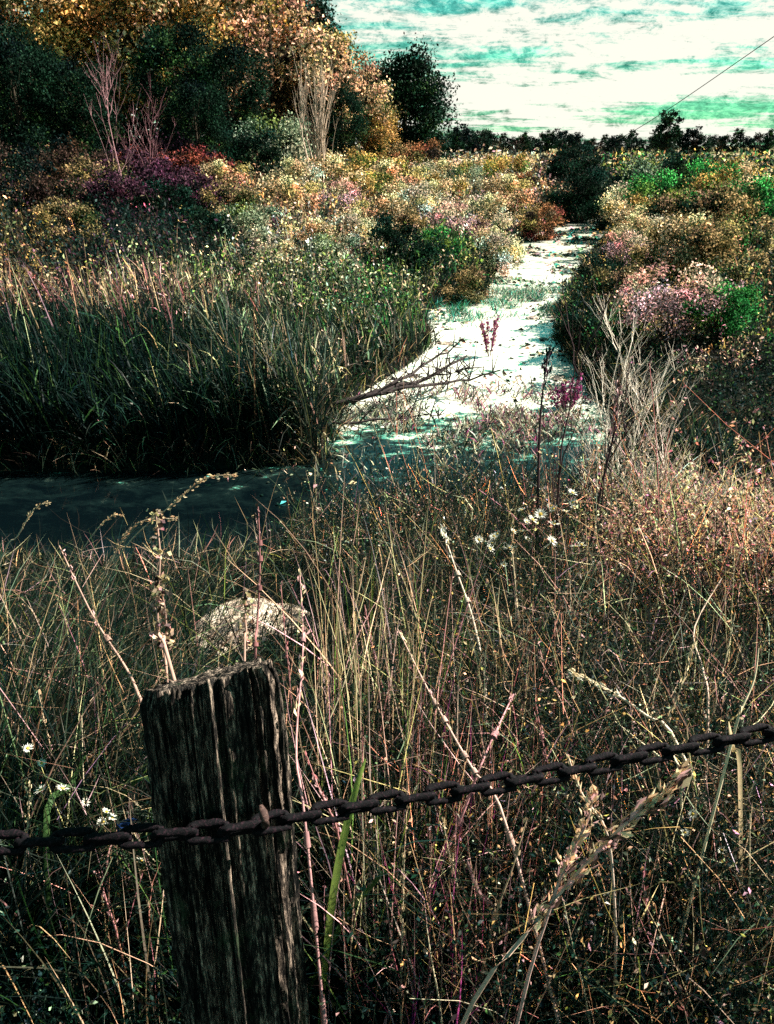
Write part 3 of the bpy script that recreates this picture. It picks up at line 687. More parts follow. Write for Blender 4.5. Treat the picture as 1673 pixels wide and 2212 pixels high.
stems('left_straw', 'criss-crossing tan straws left of the post', 260, -.66, -.33, .95, 2.4, .25, .55, .002, .0045, ['straw', 'peach', 'pink', 'mgreen'])
# bright bleached grass clump at the right
DARKF = 0.3
P = near_pts(26000, 3.8, 7.6, lambda x, y: x/y > 0.34+0.05*np.sin(y*6)); n = len(P); r = np.hypot(P[:, 0], P[:, 1])
c = pal(['cream', 'straw', 'pink', 'sage', 'white', 'cream'], n, 0.3)
acc = Acc(); blades(acc, P, cap(P, R.uniform(0.4, 0.9, n)*1.15), np.maximum(0.010, r*0.0020)*R.uniform(0.7, 1.6, n), R.uniform(0, 6.28, n), R.uniform(0, 0.5, n), R.uniform(0.2, 1.6, n), 5, c*0.8, c)
tag(obj('bleached_grass', acc.mesh('bleached_grass', M_blade)), 'pale bleached grass tussocks on the near bank at the right', 'grass', kind='stuff')

DARKF = 0.5
n_ = 26000; x, y = polar(n_, .8, 6.5, -.7, .7); m = creek_dist(x, y) > .1; x, y = x[m], y[m]; a = Acc()
leaves(a, np.stack([x, y, height(x, y)+R.uniform(.005, .05, len(x))], 1), R.uniform(.012, .035, len(x)), pal(['brown', 'dark', 'ochre', 'dgreen'], len(x), .4)*.8, .5)
tag(obj('leaf_litter', a.mesh('leaf_litter', M_leaf)), 'dark fallen leaf litter on the soil under the near weeds', 'leaf litter', kind='stuff')
# ------------------------------------------------------------------ fence post
def post():
    nu, nv = 260, 150; zt, zb = 2.972, 1.72; H = zt-zb
    th = np.linspace(0, 2*np.pi, nu, endpoint=False)
    v = np.linspace(0, 1, nv); TH, VV = np.meshgrid(th, v); z = zb + H*VV
    ex = 0.74; ct, st = np.cos(TH), np.sin(TH)
    sx = np.sign(ct)*np.abs(ct)**ex; sy = np.sign(st)*np.abs(st)**ex
    rw = 0.0775 + 0.017*(1-VV); rd_ = 0.070 + 0.008*(1-VV)
    r1 = np.random.RandomState(3)
    g = np.zeros_like(TH)
    for k_ in range(46):                    # long vertical grain ridges
        f = r1.randint(12, 128); a = r1.uniform(0.4, 1.0)/(f**0.75); ph = r1.uniform(0, 6.3)
        g += a*np.sin(f*TH + ph + 0.5*np.sin(z*r1.uniform(2, 7)+r1.uniform(0, 6))*(f/40))
    g = g*0.017
    for k_ in range(22):                    # deep checks
        c0 = r1.uniform(math.pi, 2*math.pi); wd = r1.uniform(0.010, 0.030); z0 = r1.uniform(0, 1); zl = r1.uniform(0.12, 0.5)
        dth = np.angle(np.exp(1j*(TH - c0 - 0.05*np.sin(z*5+k_))))
        g -= 0.010*np.exp(-(dth/wd)**2)*np.exp(-((VV-z0)/zl)**4)
    g += 0.0012*np.sin(z*90+5*np.sin(TH*3))*np.sin(TH*17)
    edge = sstep(0.965, 1.0, VV); rnd = 1-0.10*edge**2
    X = (rw*rnd + g*1.2)*sx; Y_ = (rd_*rnd + g*1.2)*sy
    tilt = -0.004*(sx)                        # cut slopes down to the left
    wear = 0.004*nz(np.cos(TH)*9, np.sin(TH)*9, 8) + g*0.6
    Zc = z + (tilt + wear - 0.62*(Y_+rd_))*sstep(0.80, 1.0, VV)
    V = np.stack([X, Y_, Zc], -1).reshape(-1, 3)
    i = np.arange(nv-1)[:, None]*nu; j = np.arange(nu)[None]; j2 = (j+1) % nu
    F = [np.stack([i+j, i+j2, i+nu+j2, i+nu+j], -1).reshape(-1, 4)]
    # rough end grain: rings shrinking to the centre
    rings = [V]; last = (nv-1)*nu; n0 = len(V); top = V[last:last+nu]
    prev = last
    for q in range(1, 12):
        s = 1-q/12; rg = top.copy(); rg[:, :2] *= s
        rg[:, 2] = zt - 0.004*np.sign(np.cos(th))*np.abs(np.cos(th))**ex*s - 0.62*(rg[:, 1]+0.07) + 0.006*nz(rg[:, 0]*90, rg[:, 1]*90, 9)*min(1, q/3)
        idx = n0 + (q-1)*nu; a = np.arange(nu); b = (a+1) % nu
        F.append(np.stack([prev+a, prev+b, idx+b, idx+a], -1)); rings.append(rg); prev = idx
    rings.append(np.array([[0, 0, zt-0.62*0.07]])); cidx = n0 + 11*nu; a = np.arange(nu)
    F.append(np.stack([prev+a, prev+(a+1) % nu, np.full(nu, cidx)], -1))
    V = np.concatenate(rings); V[:, 2] -= 1.92
    m, t, p = mat('weathered_wood')
    tcn = t.nodes.new('ShaderNodeTexCoord')
    f1 = noise(t, tcn.outputs['Object'], 9, 8, 0.75, (0, 0, 0), (9, 9, 0.5)); f2 = noise(t, tcn.outputs['Object'], 14, 6, 0.7, (5, 0, 0), (1, 1, 0.6))
    f3 = noise(t, tcn.outputs['Object'], 60, 9, 0.85, (0, 0, 0), (4, 4, 0.55))
    s_ = M('ADD', M('MULTIPLY', f1, 0.40, tree=t), M('MULTIPLY', f3, 0.60, tree=t), tree=t)
    r_ = ramp(t, [(0.44, (.003, .004, .004)), (0.50, (.018, .016, .015)), (0.54, (.12, .095, .075)), (0.60, (.62, .47, .36))]); t.links.new(s_, r_.inputs[0])
    lich = ramp(t, [(0.56, (0, 0, 0)), (0.66, (1, 1, 1))]); t.links.new(f2, lich.inputs[0])
    c = MIX(t, M('MULTIPLY', lich.outputs[0], 0.4, tree=t), r_.outputs[0], (.06, .10, .05))
    t.links.new(c, p.inputs['Base Color']); p.inputs['Roughness'].default_value = 0.9; p.inputs['Specular IOR Level'].default_value = 0.03
    b = t.nodes.new('ShaderNodeBump'); b.inputs['Strength'].default_value = 1.0; b.inputs['Distance'].default_value = 0.004
    t.links.new(s_, b.inputs['Height']); t.links.new(b.outputs[0], p.inputs['Normal'])
    root = empty('fence_post', (-0.222, 0.80, 1.895)); root.rotation_euler = (0, math.radians(0.2), math.radians(32))
    tag(root, 'weathered grey wooden fence post with rough slanting top in the foreground', 'fence post')
    obj('post_shaft', mesh_np('post_shaft', V, F, m, smooth=False), root)
    return root
pst = post()
def metal_mat(name, c1, c2, rough=0.75):
    m, t, p = mat(name); tcn = t.nodes.new('ShaderNodeTexCoord')
    f = noise(t, tcn.outputs['Object'], 240, 6, 0.75)
    r_ = ramp(t, [(0.52, c1), (0.72, c2)]); t.links.new(f, r_.inputs[0]); t.links.new(r_.outputs[0], p.inputs['Base Color'])
    p.inputs['Roughness'].default_value = rough; p.inputs['Metallic'].default_value = 0.0; p.inputs['Specular IOR Level'].default_value = 0.12
    b = t.nodes.new('ShaderNodeBump'); b.inputs['Strength'].default_value = 1.0; b.inputs['Distance'].default_value = 0.0015
    t.links.new(f, b.inputs['Height']); t.links.new(b.outputs[0], p.inputs['Normal']); return m
M_rust = metal_mat('rusted_iron', (.0010, .0010, .0018), (.040, .016, .024)); M_nail = metal_mat('bent_nail', (.06, .035, .03), (.24, .14, .11))
# chain
def link_mesh():
    k = 44; s = 11; a = np.linspace(0, 2*np.pi, k, endpoint=False); hl, hw, wr = 0.0138, 0.0098, 0.0045
    cx = hl*np.sign(np.cos(a))*(np.abs(np.cos(a)) > 1e-6)*1.0 + hw*np.cos(a); cy = hw*np.sin(a)
    cx = np.clip(np.cos(a)*3, -1, 1)*hl + hw*np.cos(a)
    V = []; C = np.stack([cx, cy, 0*a], 1); T = np.roll(C, -1, 0)-np.roll(C, 1, 0); T /= np.linalg.norm(T, axis=1)[:, None]
    Nn = np.stack([T[:, 1], -T[:, 0], 0*a], 1); b = np.arange(s)*2*np.pi/s
    rw = wr*(1+0.16*np.sin(a[:, None]*5+b*2)+0.16*nz(a[:, None]*6+b, b*3+a[:, None]*2, 61)+0.15*R.normal(0, 1, (k, s)))
    V = C[:, None]+Nn[:, None]*(np.cos(b)*rw)[..., None]+np.array([0, 0, 1.0])*(np.sin(b)*rw)[..., None]
    i = np.arange(k)[:, None]*s; i2 = ((np.arange(k)+1) % k)[:, None]*s; j = np.arange(s)[None]; j2 = (j+1) % s
    F = np.stack([i+j, i2+j, i2+j2, i+j2], -1).reshape(-1, 4)
    return mesh_np('link', V.reshape(-1, 3), [F], M_rust, smooth=True)
lm = link_mesh()
def ray_at_y(px, py, y):
    d = ray(px, py); return EYE + d*(y/d[1])
cp = [(-260, 1822, .655), (40, 1822, .668), (200, 1815, .680), (360, 1805, .690), (500, 1795, .702), (640, 1768, .735), (800, 1740, .768), (1000, 1708, .80), (1200, 1672, .83), (1420, 1628, .86), (1640, 1588, .885), (1900, 1530, .92)]
CP = np.array([ray_at_y(*q) for q in cp])
seg_len = np.concatenate([[0], np.cumsum(np.linalg.norm(np.diff(CP, axis=0), axis=1))])
chain = empty('chain', Vector(CP[4])); tag(chain, 'heavy rusted dark chain slung past the wooden post across the foreground', 'chain')
pitch_l = 0.0385; nlk = int(seg_len[-1]/pitch_l)
for q in range(nlk):
    s_ = (q+0.5)*pitch_l; p = np.array([np.interp(s_, seg_len, CP[:, a]) for a in range(3)]); p2 = np.array([np.interp(s_+.01, seg_len, CP[:, a]) for a in range(3)])
    d = Vector(p2-p).normalized(); o = obj('link', lm, chain, loc=Vector(p)-Vector(CP[4]))
    rot = d.to_track_quat('X', 'Z').to_matrix() @ Matrix.Rotation(math.radians((35 if q % 2 else -50) + random.uniform(-14, 14)), 3, 'X')
    o.rotation_euler = rot.to_euler()
# bent nail hooking the chain to the post
acc = Acc(); npts = np.array([ray_at_y(860, 1790, .725), ray_at_y(862, 1775, .700), ray_at_y(861, 1762, .690), ray_at_y(856, 1745, .692), ray_at_y(849, 1732, .70)])
npts = np.array([ray_at_y(572, 1795, .745), ray_at_y(573, 1780, .705), ray_at_y(572, 1768, .690), ray_at_y(569, 1755, .692), ray_at_y(564, 1744, .70)])
tubes(acc, npts[None], [[.0045, .0055, .0055, .005, .0035]], (1, 1, 1), 7)
ns = obj('nail', acc.mesh('nail', M_nail, True)); ns.parent = pst; bpy.context.view_layer.update(); ns.matrix_parent_inverse = pst.matrix_world.inverted()

# ------------------------------------------------------------------ rocks
def rock_mesh(seed, sx, sy, sz):
    import bmesh
    bm = bmesh.new(); bmesh.ops.create_icosphere(bm, subdivisions=5, radius=1.0)
    for v in bm.verts:
        p = v.co.copy(); a = np.array([p.x*1.3+seed]); b = np.array([p.y*1.3+p.z*1.1])
        f = 1+0.16*float(nz(a, b, seed)[0])+0.05*float(nz(a*4, b*4, seed+1)[0])+0.018*float(nz(a*13, b*13, seed+2)[0])
        q = p*f; q.z = min(q.z, 0.74+0.06*p.x); v.co = Vector((q.x*sx, q.y*sy, q.z*sz))
    me = bpy.data.meshes.new('rock'); bm.to_mesh(me); bm.free()
    for p_ in me.polygons: p_.use_smooth = True
    me.materials.append(M_rock); return me
def rock_mat():
    m, t, p = mat('limestone'); tcn = t.nodes.new('ShaderNodeTexCoord')
    f = noise(t, tcn.outputs['Object'], 5, 9, 0.72); f2 = noise(t, tcn.outputs['Object'], 26, 6, 0.8)
    s_ = M('ADD', M('MULTIPLY', f, 0.78, tree=t), M('MULTIPLY', f2, 0.22, tree=t), tree=t)
    r_ = ramp(t, [(0.42, (.03, .03, .03)), (0.47, (.16, .12, .09)), (0.51, (.50, .36, .26)), (0.57, (.74, .64, .50))]); t.links.new(s_, r_.inputs[0])
    t.links.new(r_.outputs[0], p.inputs['Base Color']); p.inputs['Roughness'].default_value = 0.85
    b = t.nodes.new('ShaderNodeBump'); b.inputs['Strength'].default_value = 0.8; b.inputs['Distance'].default_value = 0.03
    t.links.new(s_, b.inputs['Height']); t.links.new(b.outputs[0], p.inputs['Normal']); return m
M_rock = rock_mat()
def rock(px, py, z, s, seed, label):
    p = at(px, py); k_ = p.y/5.5; return tag(obj('boulder', rock_mesh(seed, *s), loc=p+Vector((0, 0, z*k_)), rot=(0, 0, seed*.3), scale=k_), label, 'rock')
rock(512, 1375, 0.05, (.50, .32, .15), 4, 'pale tan boulder at the water edge behind the post, larger left one')
rock(604, 1368, 0.06, (.32, .24, .14), 9, 'smaller pinkish boulder touching the right of the pale one')
rock(1425, 1075, 0.22, (.30, .22, .20), 14, 'orange-tan stone at the water edge on the right')

# ------------------------------------------------------------------ individual stalks
def curve3(pts, k=14):
    pts = np.asarray(pts, float); t = np.linspace(0, len(pts)-1, k); n = len(pts); outp = []
    for q in t:
        i = min(int(q), n-2); f = q-i
        p0, p1, p2, p3 = pts[max(i-1, 0)], pts[i], pts[i+1], pts[min(i+2, n-1)]
        outp.append(0.5*((2*p1)+(-p0+p2)*f+(2*p0-5*p1+4*p2-p3)*f*f+(-p0+3*p1-3*p2+p3)*f**3))
    return np.array(outp)
def rooted(P):                         # run the stem on down to the soil
    P = [np.array(q) for q in P]; d = P[0]-P[1]; d = d/np.linalg.norm(d)
    if d[2] > -0.2: d = np.array([d[0]*.4, d[1]*.4, -0.8]); d /= np.linalg.norm(d)
    e = P[0].copy()
    for _ in range(200):
        d = d*0.97+np.array([0, 0, -0.03]); e = e + d*0.012
        if e[2] < float(height(e[:1], e[1:2])[0]): break
    return ([e] if np.linalg.norm(e-P[0]) > 0.03 else []) + P
def stalk(label, pts, r, col, head=0, headcol=None, cat='grass stalk', name='grass_stalk', hsize=0.012, tip=0.3, head_from=0.62, knots=0):
    """pts: (px,py,y distance)"""
    W = curve3(rooted([ray_at_y(*q) for q in pts]), 18); b = W[0]
    t = empty(name, Vector(b)); tag(t, label, cat); a = Acc(); tt = np.linspace(0, 1, 18)
    tubes(a, (W-b)[None], (r*(1-(1-tip)*tt))[None], col, 6)
    if knots:
        for q in range(knots):
            i = 2+int(R.uniform(0, 14)); 
            tubes(a, np.stack([W[i]-b, W[i]-b+(W[i+1]-W[i])*0.35])[None], [[r*1.9, r*1.6]], np.array(col)*0.7, 6)
    obj('stem', a.mesh('stem', M_stem, True), t)
    if head:
        h = Acc(); f = R.uniform(head_from, 1.0, head)*17; i = np.clip(f.astype(int), 0, 16); g = (f-i)[:, None]
        p = (W[i]*(1-g)+W[i+1]*g) - b; D = (W[i+1]-W[i]); D /= np.linalg.norm(D, axis=1)[:, None]
        D = D*1.0 + R.normal(0, 0.28, D.shape); D /= np.linalg.norm(D, axis=1)[:, None]
        p = p + R.normal(0, hsize*0.22, p.shape)
        leaves(h, p+D*hsize*0.4, hsize*R.uniform(0.7, 1.3, head), np.array([COL[k] for k in (headcol or ['cream', 'peach'])])[R.randint(0, len(headcol or [1, 1]), head)]*np.exp(R.normal(.05, .25, (head, 1))), 0.35, D=D)
        obj('seed_head', h.mesh('seed_head', M_blade), t)
    return t
cr_ = (.66, .50, .36); pk = (.42, .26, .21); dk = (.05, .03, .035)
S_ = stalk
S_('long grass stalk arching right over the water with a pale seed head', [(250, 1215, 2.9), (300, 1150, 2.9), (380, 1085, 2.85), (440, 1035, 2.8), (512, 1026, 2.75)], .0045, cr_, 90, ['cream', 'peach', 'straw'], hsize=.020, head_from=.5)
S_('arching seed stalk ending left of the knobbly dock stem', [(200, 1290, 2.6), (230, 1230, 2.6), (270, 1160, 2.6), (310, 1125, 2.55), (382, 1121, 2.5)], .0038, cr_, 70, ['straw', 'peach'], hsize=.017, head_from=.5)
S_('short arching grass stalk at the left edge over dark water', [(10, 1190, 2.7), (36, 1162, 2.7), (60, 1120, 2.7), (80, 1095, 2.65), (104, 1086, 2.6)], .004, cr_, 50, ['straw', 'cream'], hsize=.016, head_from=.5)
S_('thin grass stalk curving over between the left-edge stalk and the dock stem', [(130, 1250, 2.6), (170, 1200, 2.6), (205, 1150, 2.6), (240, 1117, 2.6), (266, 1114, 2.55)], .003, cr_, 50, ['straw', 'peach'], hsize=.014, head_from=.6)
S_('straight reddish stalk leaning left above the post corner', [(325, 1600, 1.2), (298, 1500, 1.3), (270, 1440, 1.4), (200, 1330, 1.5), (128, 1180, 1.65)], .0048, pk, 30, ['pink', 'brown'], hsize=.014, head_from=.75, knots=4)
def dock(label, pts, n=60, r=.004, col=pk):
    t = stalk(label, pts, r, col, 0, cat='dock stem', name='dock_stem'); W = curve3(rooted([ray_at_y(*q) for q in pts]), 18); b = W[0]; a = Acc()
    f = R.uniform(0.25, 1.0, n)*17; i = np.clip(f.astype(int), 0, 16); p = W[i]+(W[i+1]-W[i])*(f-i)[:, None]-b+R.normal(0, .006, (n, 3))
    for q in range(2): leaves(a, p+R.normal(0, .003, p.shape), .010*R.uniform(.6, 1.4, n), pal(['cream', 'pink', 'straw', 'brown'], n, .3), .9)
    obj('seed_pods', a.mesh('seed_pods', M_leaf), t)
dock('knobbly seed-covered dock stem rising behind the left of the post top', [(372, 1450, 1.15), (345, 1400, 1.2), (340, 1300, 1.22), (346, 1200, 1.25), (336, 1105, 1.28)], 90)
dock('shorter seed-covered stem just right of the knobbly dock stem', [(360, 1460, 1.16), (360, 1400, 1.2), (358, 1330, 1.22), (350, 1280, 1.22)], 50, .0032)
dock('pod-covered stem right behind the middle of the post top', [(528, 1440, 1.3), (534, 1390, 1.35), (530, 1330, 1.38), (534, 1280, 1.4)], 60, .0032)
S_('thin dark-red upright stem behind the right of the post top', [(552, 1440, 1.35), (556, 1350, 1.4), (562, 1220, 1.45), (558, 1095, 1.5)], .0036, (.3, .13, .13), 24, ['pink', 'brown'], hsize=.012, cat='weed stem', name='weed_stem', knots=6)
S_('long pale bent stalk crossing from centre to the post right side, knotted', [(1050, 1560, 1.5), (1045, 1450, 1.6), (1020, 1330, 1.75), (985, 1230, 1.9), (955, 1140, 2.05)], .0052, (.62, .50, .40), 30, ['cream', 'white'], hsize=.02, head_from=.85, knots=5)
S_('pink upright stem just right of the post', [(662, 1800, .98), (640, 1620, 1.1), (655, 1400, 1.3), (648, 1240, 1.5)], .0030, (.45, .24, .24), 46, ['pink', 'cream'], hsize=.016, head_from=.55, cat='weed stem', name='weed_stem', knots=4)
S_('thick seeded grass head slanting across the lower right', [(1015, 2180, .72), (1120, 2040, .72), (1210, 1930, .72), (1330, 1800, .72), (1420, 1730, .72), (1476, 1668, .72)], .0036, (.66, .46, .36), 200, ['cream', 'peach', 'pink', 'brown'], hsize=.019, head_from=.38, cat='grass stalk')
S_('bent seed head stalk left of the thick slanting one', [(1130, 2160, .72), (1190, 1960, .72), (1230, 1850, .72), (1268, 1780, .72), (1282, 1715, .72)], .0030, (.62, .40, .36), 120, ['cream', 'pink', 'peach'], hsize=.014, head_from=.4)
S_('curved stalk bending down to the right between the two seed heads', [(1330, 2100, .88), (1328, 1950, .88), (1312, 1800, .9), (1260, 1720, .92), (1230, 1640, .95)], .0032, (.62, .46, .38), 40, ['peach', 'cream'], hsize=.012, head_from=.6)
S_('pale stalk with seed tufts slanting down-right above the chain', [(1470, 1620, 1.2), (1400, 1550, 1.25), (1330, 1500, 1.3), (1270, 1470, 1.35), (1228, 1448, 1.4)], .0042, (.74, .60, .46), 60, ['cream', 'white'], hsize=.016, head_from=.55)
S_('straight pale straw running down from the chain at the right', [(1470, 1690, 1.1), (1430, 1640, 1.15), (1380, 1600, 1.2), (1330, 1560, 1.25)], .0030, (.80, .66, .46), cat='straw', name='straw')
S_('tall straw at the right edge above the chain', [(1580, 1610, 1.0), (1600, 1540, 1.02), (1630, 1470, 1.05), (1640, 1400, 1.08)], .0028, (.74, .62, .42), cat='straw', name='straw')
S_('thin bent straw high above the right end of the chain', [(1530, 1560, 1.3), (1520, 1450, 1.4), (1500, 1360, 1.5), (1560, 1250, 1.6)], .0034, (.7, .5, .4), cat='straw', name='straw')
S_('long diagonal stem crossing the chain in the centre', [(900, 2000, 1.0), (1000, 1760, 1.1), (1045, 1640, 1.15), (1110, 1500, 1.3)], .0042, (.60, .28, .30), 20, ['pink'], hsize=.012, cat='weed stem', name='weed_stem', knots=3)
S_('pink stem rising to the left across the chain centre', [(1100, 1800, 1.0), (1020, 1660, 1.1), (930, 1500, 1.3), (860, 1360, 1.5)], .0036, (.62, .40, .34), 24, ['pink', 'cream'], hsize=.014, cat='weed stem', name='weed_stem', knots=5)
S_('dark stem standing upright against the pale water, tallest in the middle', [(1150, 1560, 2.4), (1158, 1300, 2.6), (1162, 1100, 2.7), (1168, 900, 2.8), (1185, 760, 2.9)], .009, dk, 30, ['dark', 'plum'], hsize=.03, head_from=.85, cat='weed stem', name='weed_stem')
S_('dark slanting stem right of the tallest one', [(1230, 1420, 2.4), (1270, 1250, 2.6), (1290, 1100, 2.7), (1330, 920, 2.8), (1335, 830, 2.9)], .008, dk, 40, ['brown', 'pink'], hsize=.03, head_from=.7, cat='weed stem', name='weed_stem')
# side twigs of the two dark stems are plants of their own kind: small bare saplings
for px, py, y, h, lab in ((1160, 1420, 2.6, 1.15, 'dark bare sapling with forking twigs around the tallest dark stem'), (1262, 1330, 2.8, 0.95, 'dark twiggy sapling leaning right beside the slanting dark stem')):
    b = ray_at_y(px, py, y); b[2] = float(height(b[:1], b[1:2])[0]); bare_tree('bare_sapling', Vector(b), h, (.05, .032, .035), lab, 'sapling', 0.42, 12, 40, 0, .007, lean=(0.05, 0))
b = at_y(1420, 5.2); bare_tree('dead_bush', b, 1.5, (.80, .70, .60), 'bone-white dead bush with crossing twigs at the right bank', 'bush', 0.6, 14, 60, 60, .011, nm=3)
b = at_y(1500, 5.6); bare_tree('dead_bush', b, 1.35, (.76, .62, .56), 'smaller pale dead bush at the right of the bone-white one', 'bush', 0.6, 12, 50, 40, .010, nm=2)
b = at_y(1340, 4.6); bare_tree('dead_bush', b, .75, (.60, .48, .40), 'thin dry bush at the foot of the bone-white dead bush', 'bush', 0.6, 12, 40, 20, .007, nm=2)

rs = [(1120, 1290, 1.9, 'left of the dark sapling foot'), (820, 1420, 1.6, 'halfway between the post and the knotted pale stalk'), (900, 1600, 1.3, 'above the chain, right of the broad green blade'), (720, 1500, 1.3, 'next to the pink upright stem by the post'),
 (980, 1850, 1.0, 'under the chain centre, left'), (1180, 1600, 1.2, 'above the chain, left of the seed-tufted stalk'), (1370, 1360, 1.7, 'among the rose weeds above the seed-tufted stalk'), (1560, 1420, 1.4, 'among the rose weeds near the right edge'),
 (870, 1950, .92, 'low between the green blade and the rose stems'), (1400, 1950, .92, 'right of the thick slanting seed head, low'), (1500, 1680, 1.1, 'right under the chain near the bright asters'), (1250, 2050, .85, 'below the bent seed head'),
 (1560, 2080, .88, 'in the lower right corner'), (700, 1700, 1.0, 'right beside the post under the pink stem'), (100, 1550, 1.3, 'left of the post among bent grass'), (180, 1640, 1.2, 'crossing the white asters at the left'),
 (60, 1760, 1.1, 'at the left edge over the chain'), (240, 1950, 1.0, 'below the chain left of the post'), (1090, 1880, .92, 'in the rose stems under the chain'), (940, 2080, .85, 'at the bottom edge, in the middle'),
 (1450, 1500, 1.25, 'above the chain under the bleached grass'), (620, 1370, 1.5, 'just behind the right corner of the post top'), (760, 1300, 1.8, 'in the twiggy weeds right of the boulders'), (1620, 1850, .95, 'at the right edge below the asters')]
for q, (px, py, y, where) in enumerate(rs):
    l_ = R.uniform(-90, 90); hgt_ = R.uniform(120, 230); tone_ = q % 4
    stalk(['pale seeded stalk ', 'rose coloured dry stalk ', 'tan knotted stalk ', 'cream straw '][tone_] + where, [(px+l_*.6, py+hgt_, y), (px+l_*.2, py+hgt_*.4, y), (px-l_*.2, py, y*1.02), (px-l_*.6, py-hgt_*.5, y*1.05)],
          R.uniform(.0018, .0032)*max(1, y*.9), [(.5, .4, .28), (.45, .2, .2), (.45, .33, .22), (.6, .5, .34)][tone_], [40, 16, 10, 0][tone_], [['cream', 'straw'], ['pink', 'rose'], ['peach', 'brown'], None][tone_], hsize=.012, head_from=.5, name='dry_stalk', cat='dry stalk', knots=[0, 2, 4, 0][tone_])
# broad green blades right of the post
def broad(label, pts, w, col, name='broad_grass'):
    W = curve3(rooted([ray_at_y(*q) for q in pts]), 12); b = W[0]; T_ = np.gradient(W, axis=0); T_ /= np.linalg.norm(T_, axis=1)[:, None]
    vd = W-EYE; vd /= np.linalg.norm(vd, axis=1)[:, None]; Bn = np.cross(T_, vd); Bn /= np.linalg.norm(Bn, axis=1)[:, None]
    t = np.linspace(0, 1, 12); ww = w*np.sin(np.pi*np.clip(0.12+0.86*t, 0, 1))**0.6; nn = np.cross(T_, Bn)
    V = np.stack([W-b-Bn*ww[:, None]/2, W-b+nn*ww[:, None]*0.22, W-b+Bn*ww[:, None]/2], 1).reshape(-1, 3)
    i = (np.arange(11)*3)[:, None]; F = np.concatenate([i+np.array([0, 1, 4, 3]), i+np.array([1, 2, 5, 4])])
    c = np.array(COL[col])*np.ones((len(V), 3)); return tag(obj(name, mesh_np(name, V, [F], M_blade, c, True), loc=Vector(b)), label, 'grass blade')
broad('long broad green blade rising right of the post behind the chain', [(710, 2010, .95), (735, 1850, .95), (765, 1720, .97), (790, 1640, 1.0)], .013, 'lime')
broad('shorter green blade slanting up right at the foot of the long green blade', [(745, 1985, .98), (790, 1930, .98), (845, 1865, 1.0)], .011, 'mgreen')
broad('yellow-green blade standing upright below the chain centre', [(1095, 2160, .95), (1105, 2080, .97), (1112, 1985, 1.0)], .009, 'lime')
broad('bleached broken blade tip left of the upright yellow-green blade', [(1160, 2080, 1.0), (1168, 2040, 1.0), (1172, 1990, 1.0)], .008, 'cream')
broad('pinkish dry blade below the chain centre', [(1070, 1975, .98), (1035, 1930, .98), (1010, 1860, 1.0)], .010, 'pink')
broad('green blade curving left below the white flowers', [(330, 1690, 1.2), (250, 1735, 1.2), (200, 1740, 1.25)], .009, 'mgreen')
broad('wide green blade at the left between chain and flowers', [(100, 1770, 1.1), (150, 1700, 1.2), (190, 1620, 1.25)], .012, 'mgreen')
broad('dry tan blade standing right of the chain end', [(1600, 1680, 1.0), (1585, 1620, 1.0), (1575, 1560, 1.05)], .007, 'straw')

# ------------------------------------------------------------------ daisies (white asters)
def daisy_parts():
    pe = Acc(); n = 16; a = np.arange(n)*2*np.pi/n + R.normal(0, .08, n); ln = R.uniform(.85, 1.1, n)
    d = np.stack([np.cos(a), np.sin(a), 0.25+R.normal(0, .12, n)], 1); s = np.stack([-np.sin(a), np.cos(a), 0*a], 1)
    V = np.stack([d*.2, d*.6*ln[:, None]+s*.10, d*ln[:, None]*1.0, d*.6*ln[:, None]-s*.10], 1)
    pe.add(V.reshape(-1, 3), [(np.arange(n)*4)[:, None]+np.array([0, 1, 2, 3])], (.80, .80, .70))
    di = Acc(); k = 10; b = np.arange(k)*2*np.pi/k
    rg = [np.stack([np.cos(b)*r_, np.sin(b)*r_, 0*b+z_], 1) for r_, z_ in ((.28, .02), (.26, .14), (.12, .2))]
    V = np.concatenate(rg+[np.array([[0, 0, .21]])]); F = []
    for q in range(2): F.append(np.stack([q*k+np.arange(k), q*k+(np.arange(k)+1) % k, (q+1)*k+(np.arange(k)+1) % k, (q+1)*k+np.arange(k)], 1))
    di.add(V, F, (.62, .42, .06)); di.F.setdefault(3, []).append(np.stack([2*k+np.arange(k), 2*k+(np.arange(k)+1) % k, np.full(k, 3*k)], 1))
    st = Acc(); t = np.linspace(0, 1, 6); tubes(st, np.stack([.6*np.sin(t*1.5)*t, .2*t, -14*t], 1)[None], [[.07]*6], (.06, .08, .03), 4)
    return pe.mesh('petals', M_petal), di.mesh('flower_disc', M_petal, True), st.mesh('stem', M_stem)
DP = daisy_parts()
def daisy(px, py, y, r, label, group=None):
    p = ray_at_y(px, py, y); t = empty('aster_flower', Vector(p), R.uniform(0, 6.28), r); tag(t, label, 'flower', group)
    v = Vector(EYE-p).normalized(); q = (v*0.5+Vector((R.normal(0.25, .3), R.normal(0, .3), .8))).normalized()
    h = q.to_track_quat('Z', 'Y')
    for nm, me in zip(('petals', 'flower_disc'), DP[:2]):
        o = obj(nm, me, t); o.rotation_mode = 'XYZ'; o.rotation_euler = h.to_euler()
    obj('stem', DP[2], t)
    return t
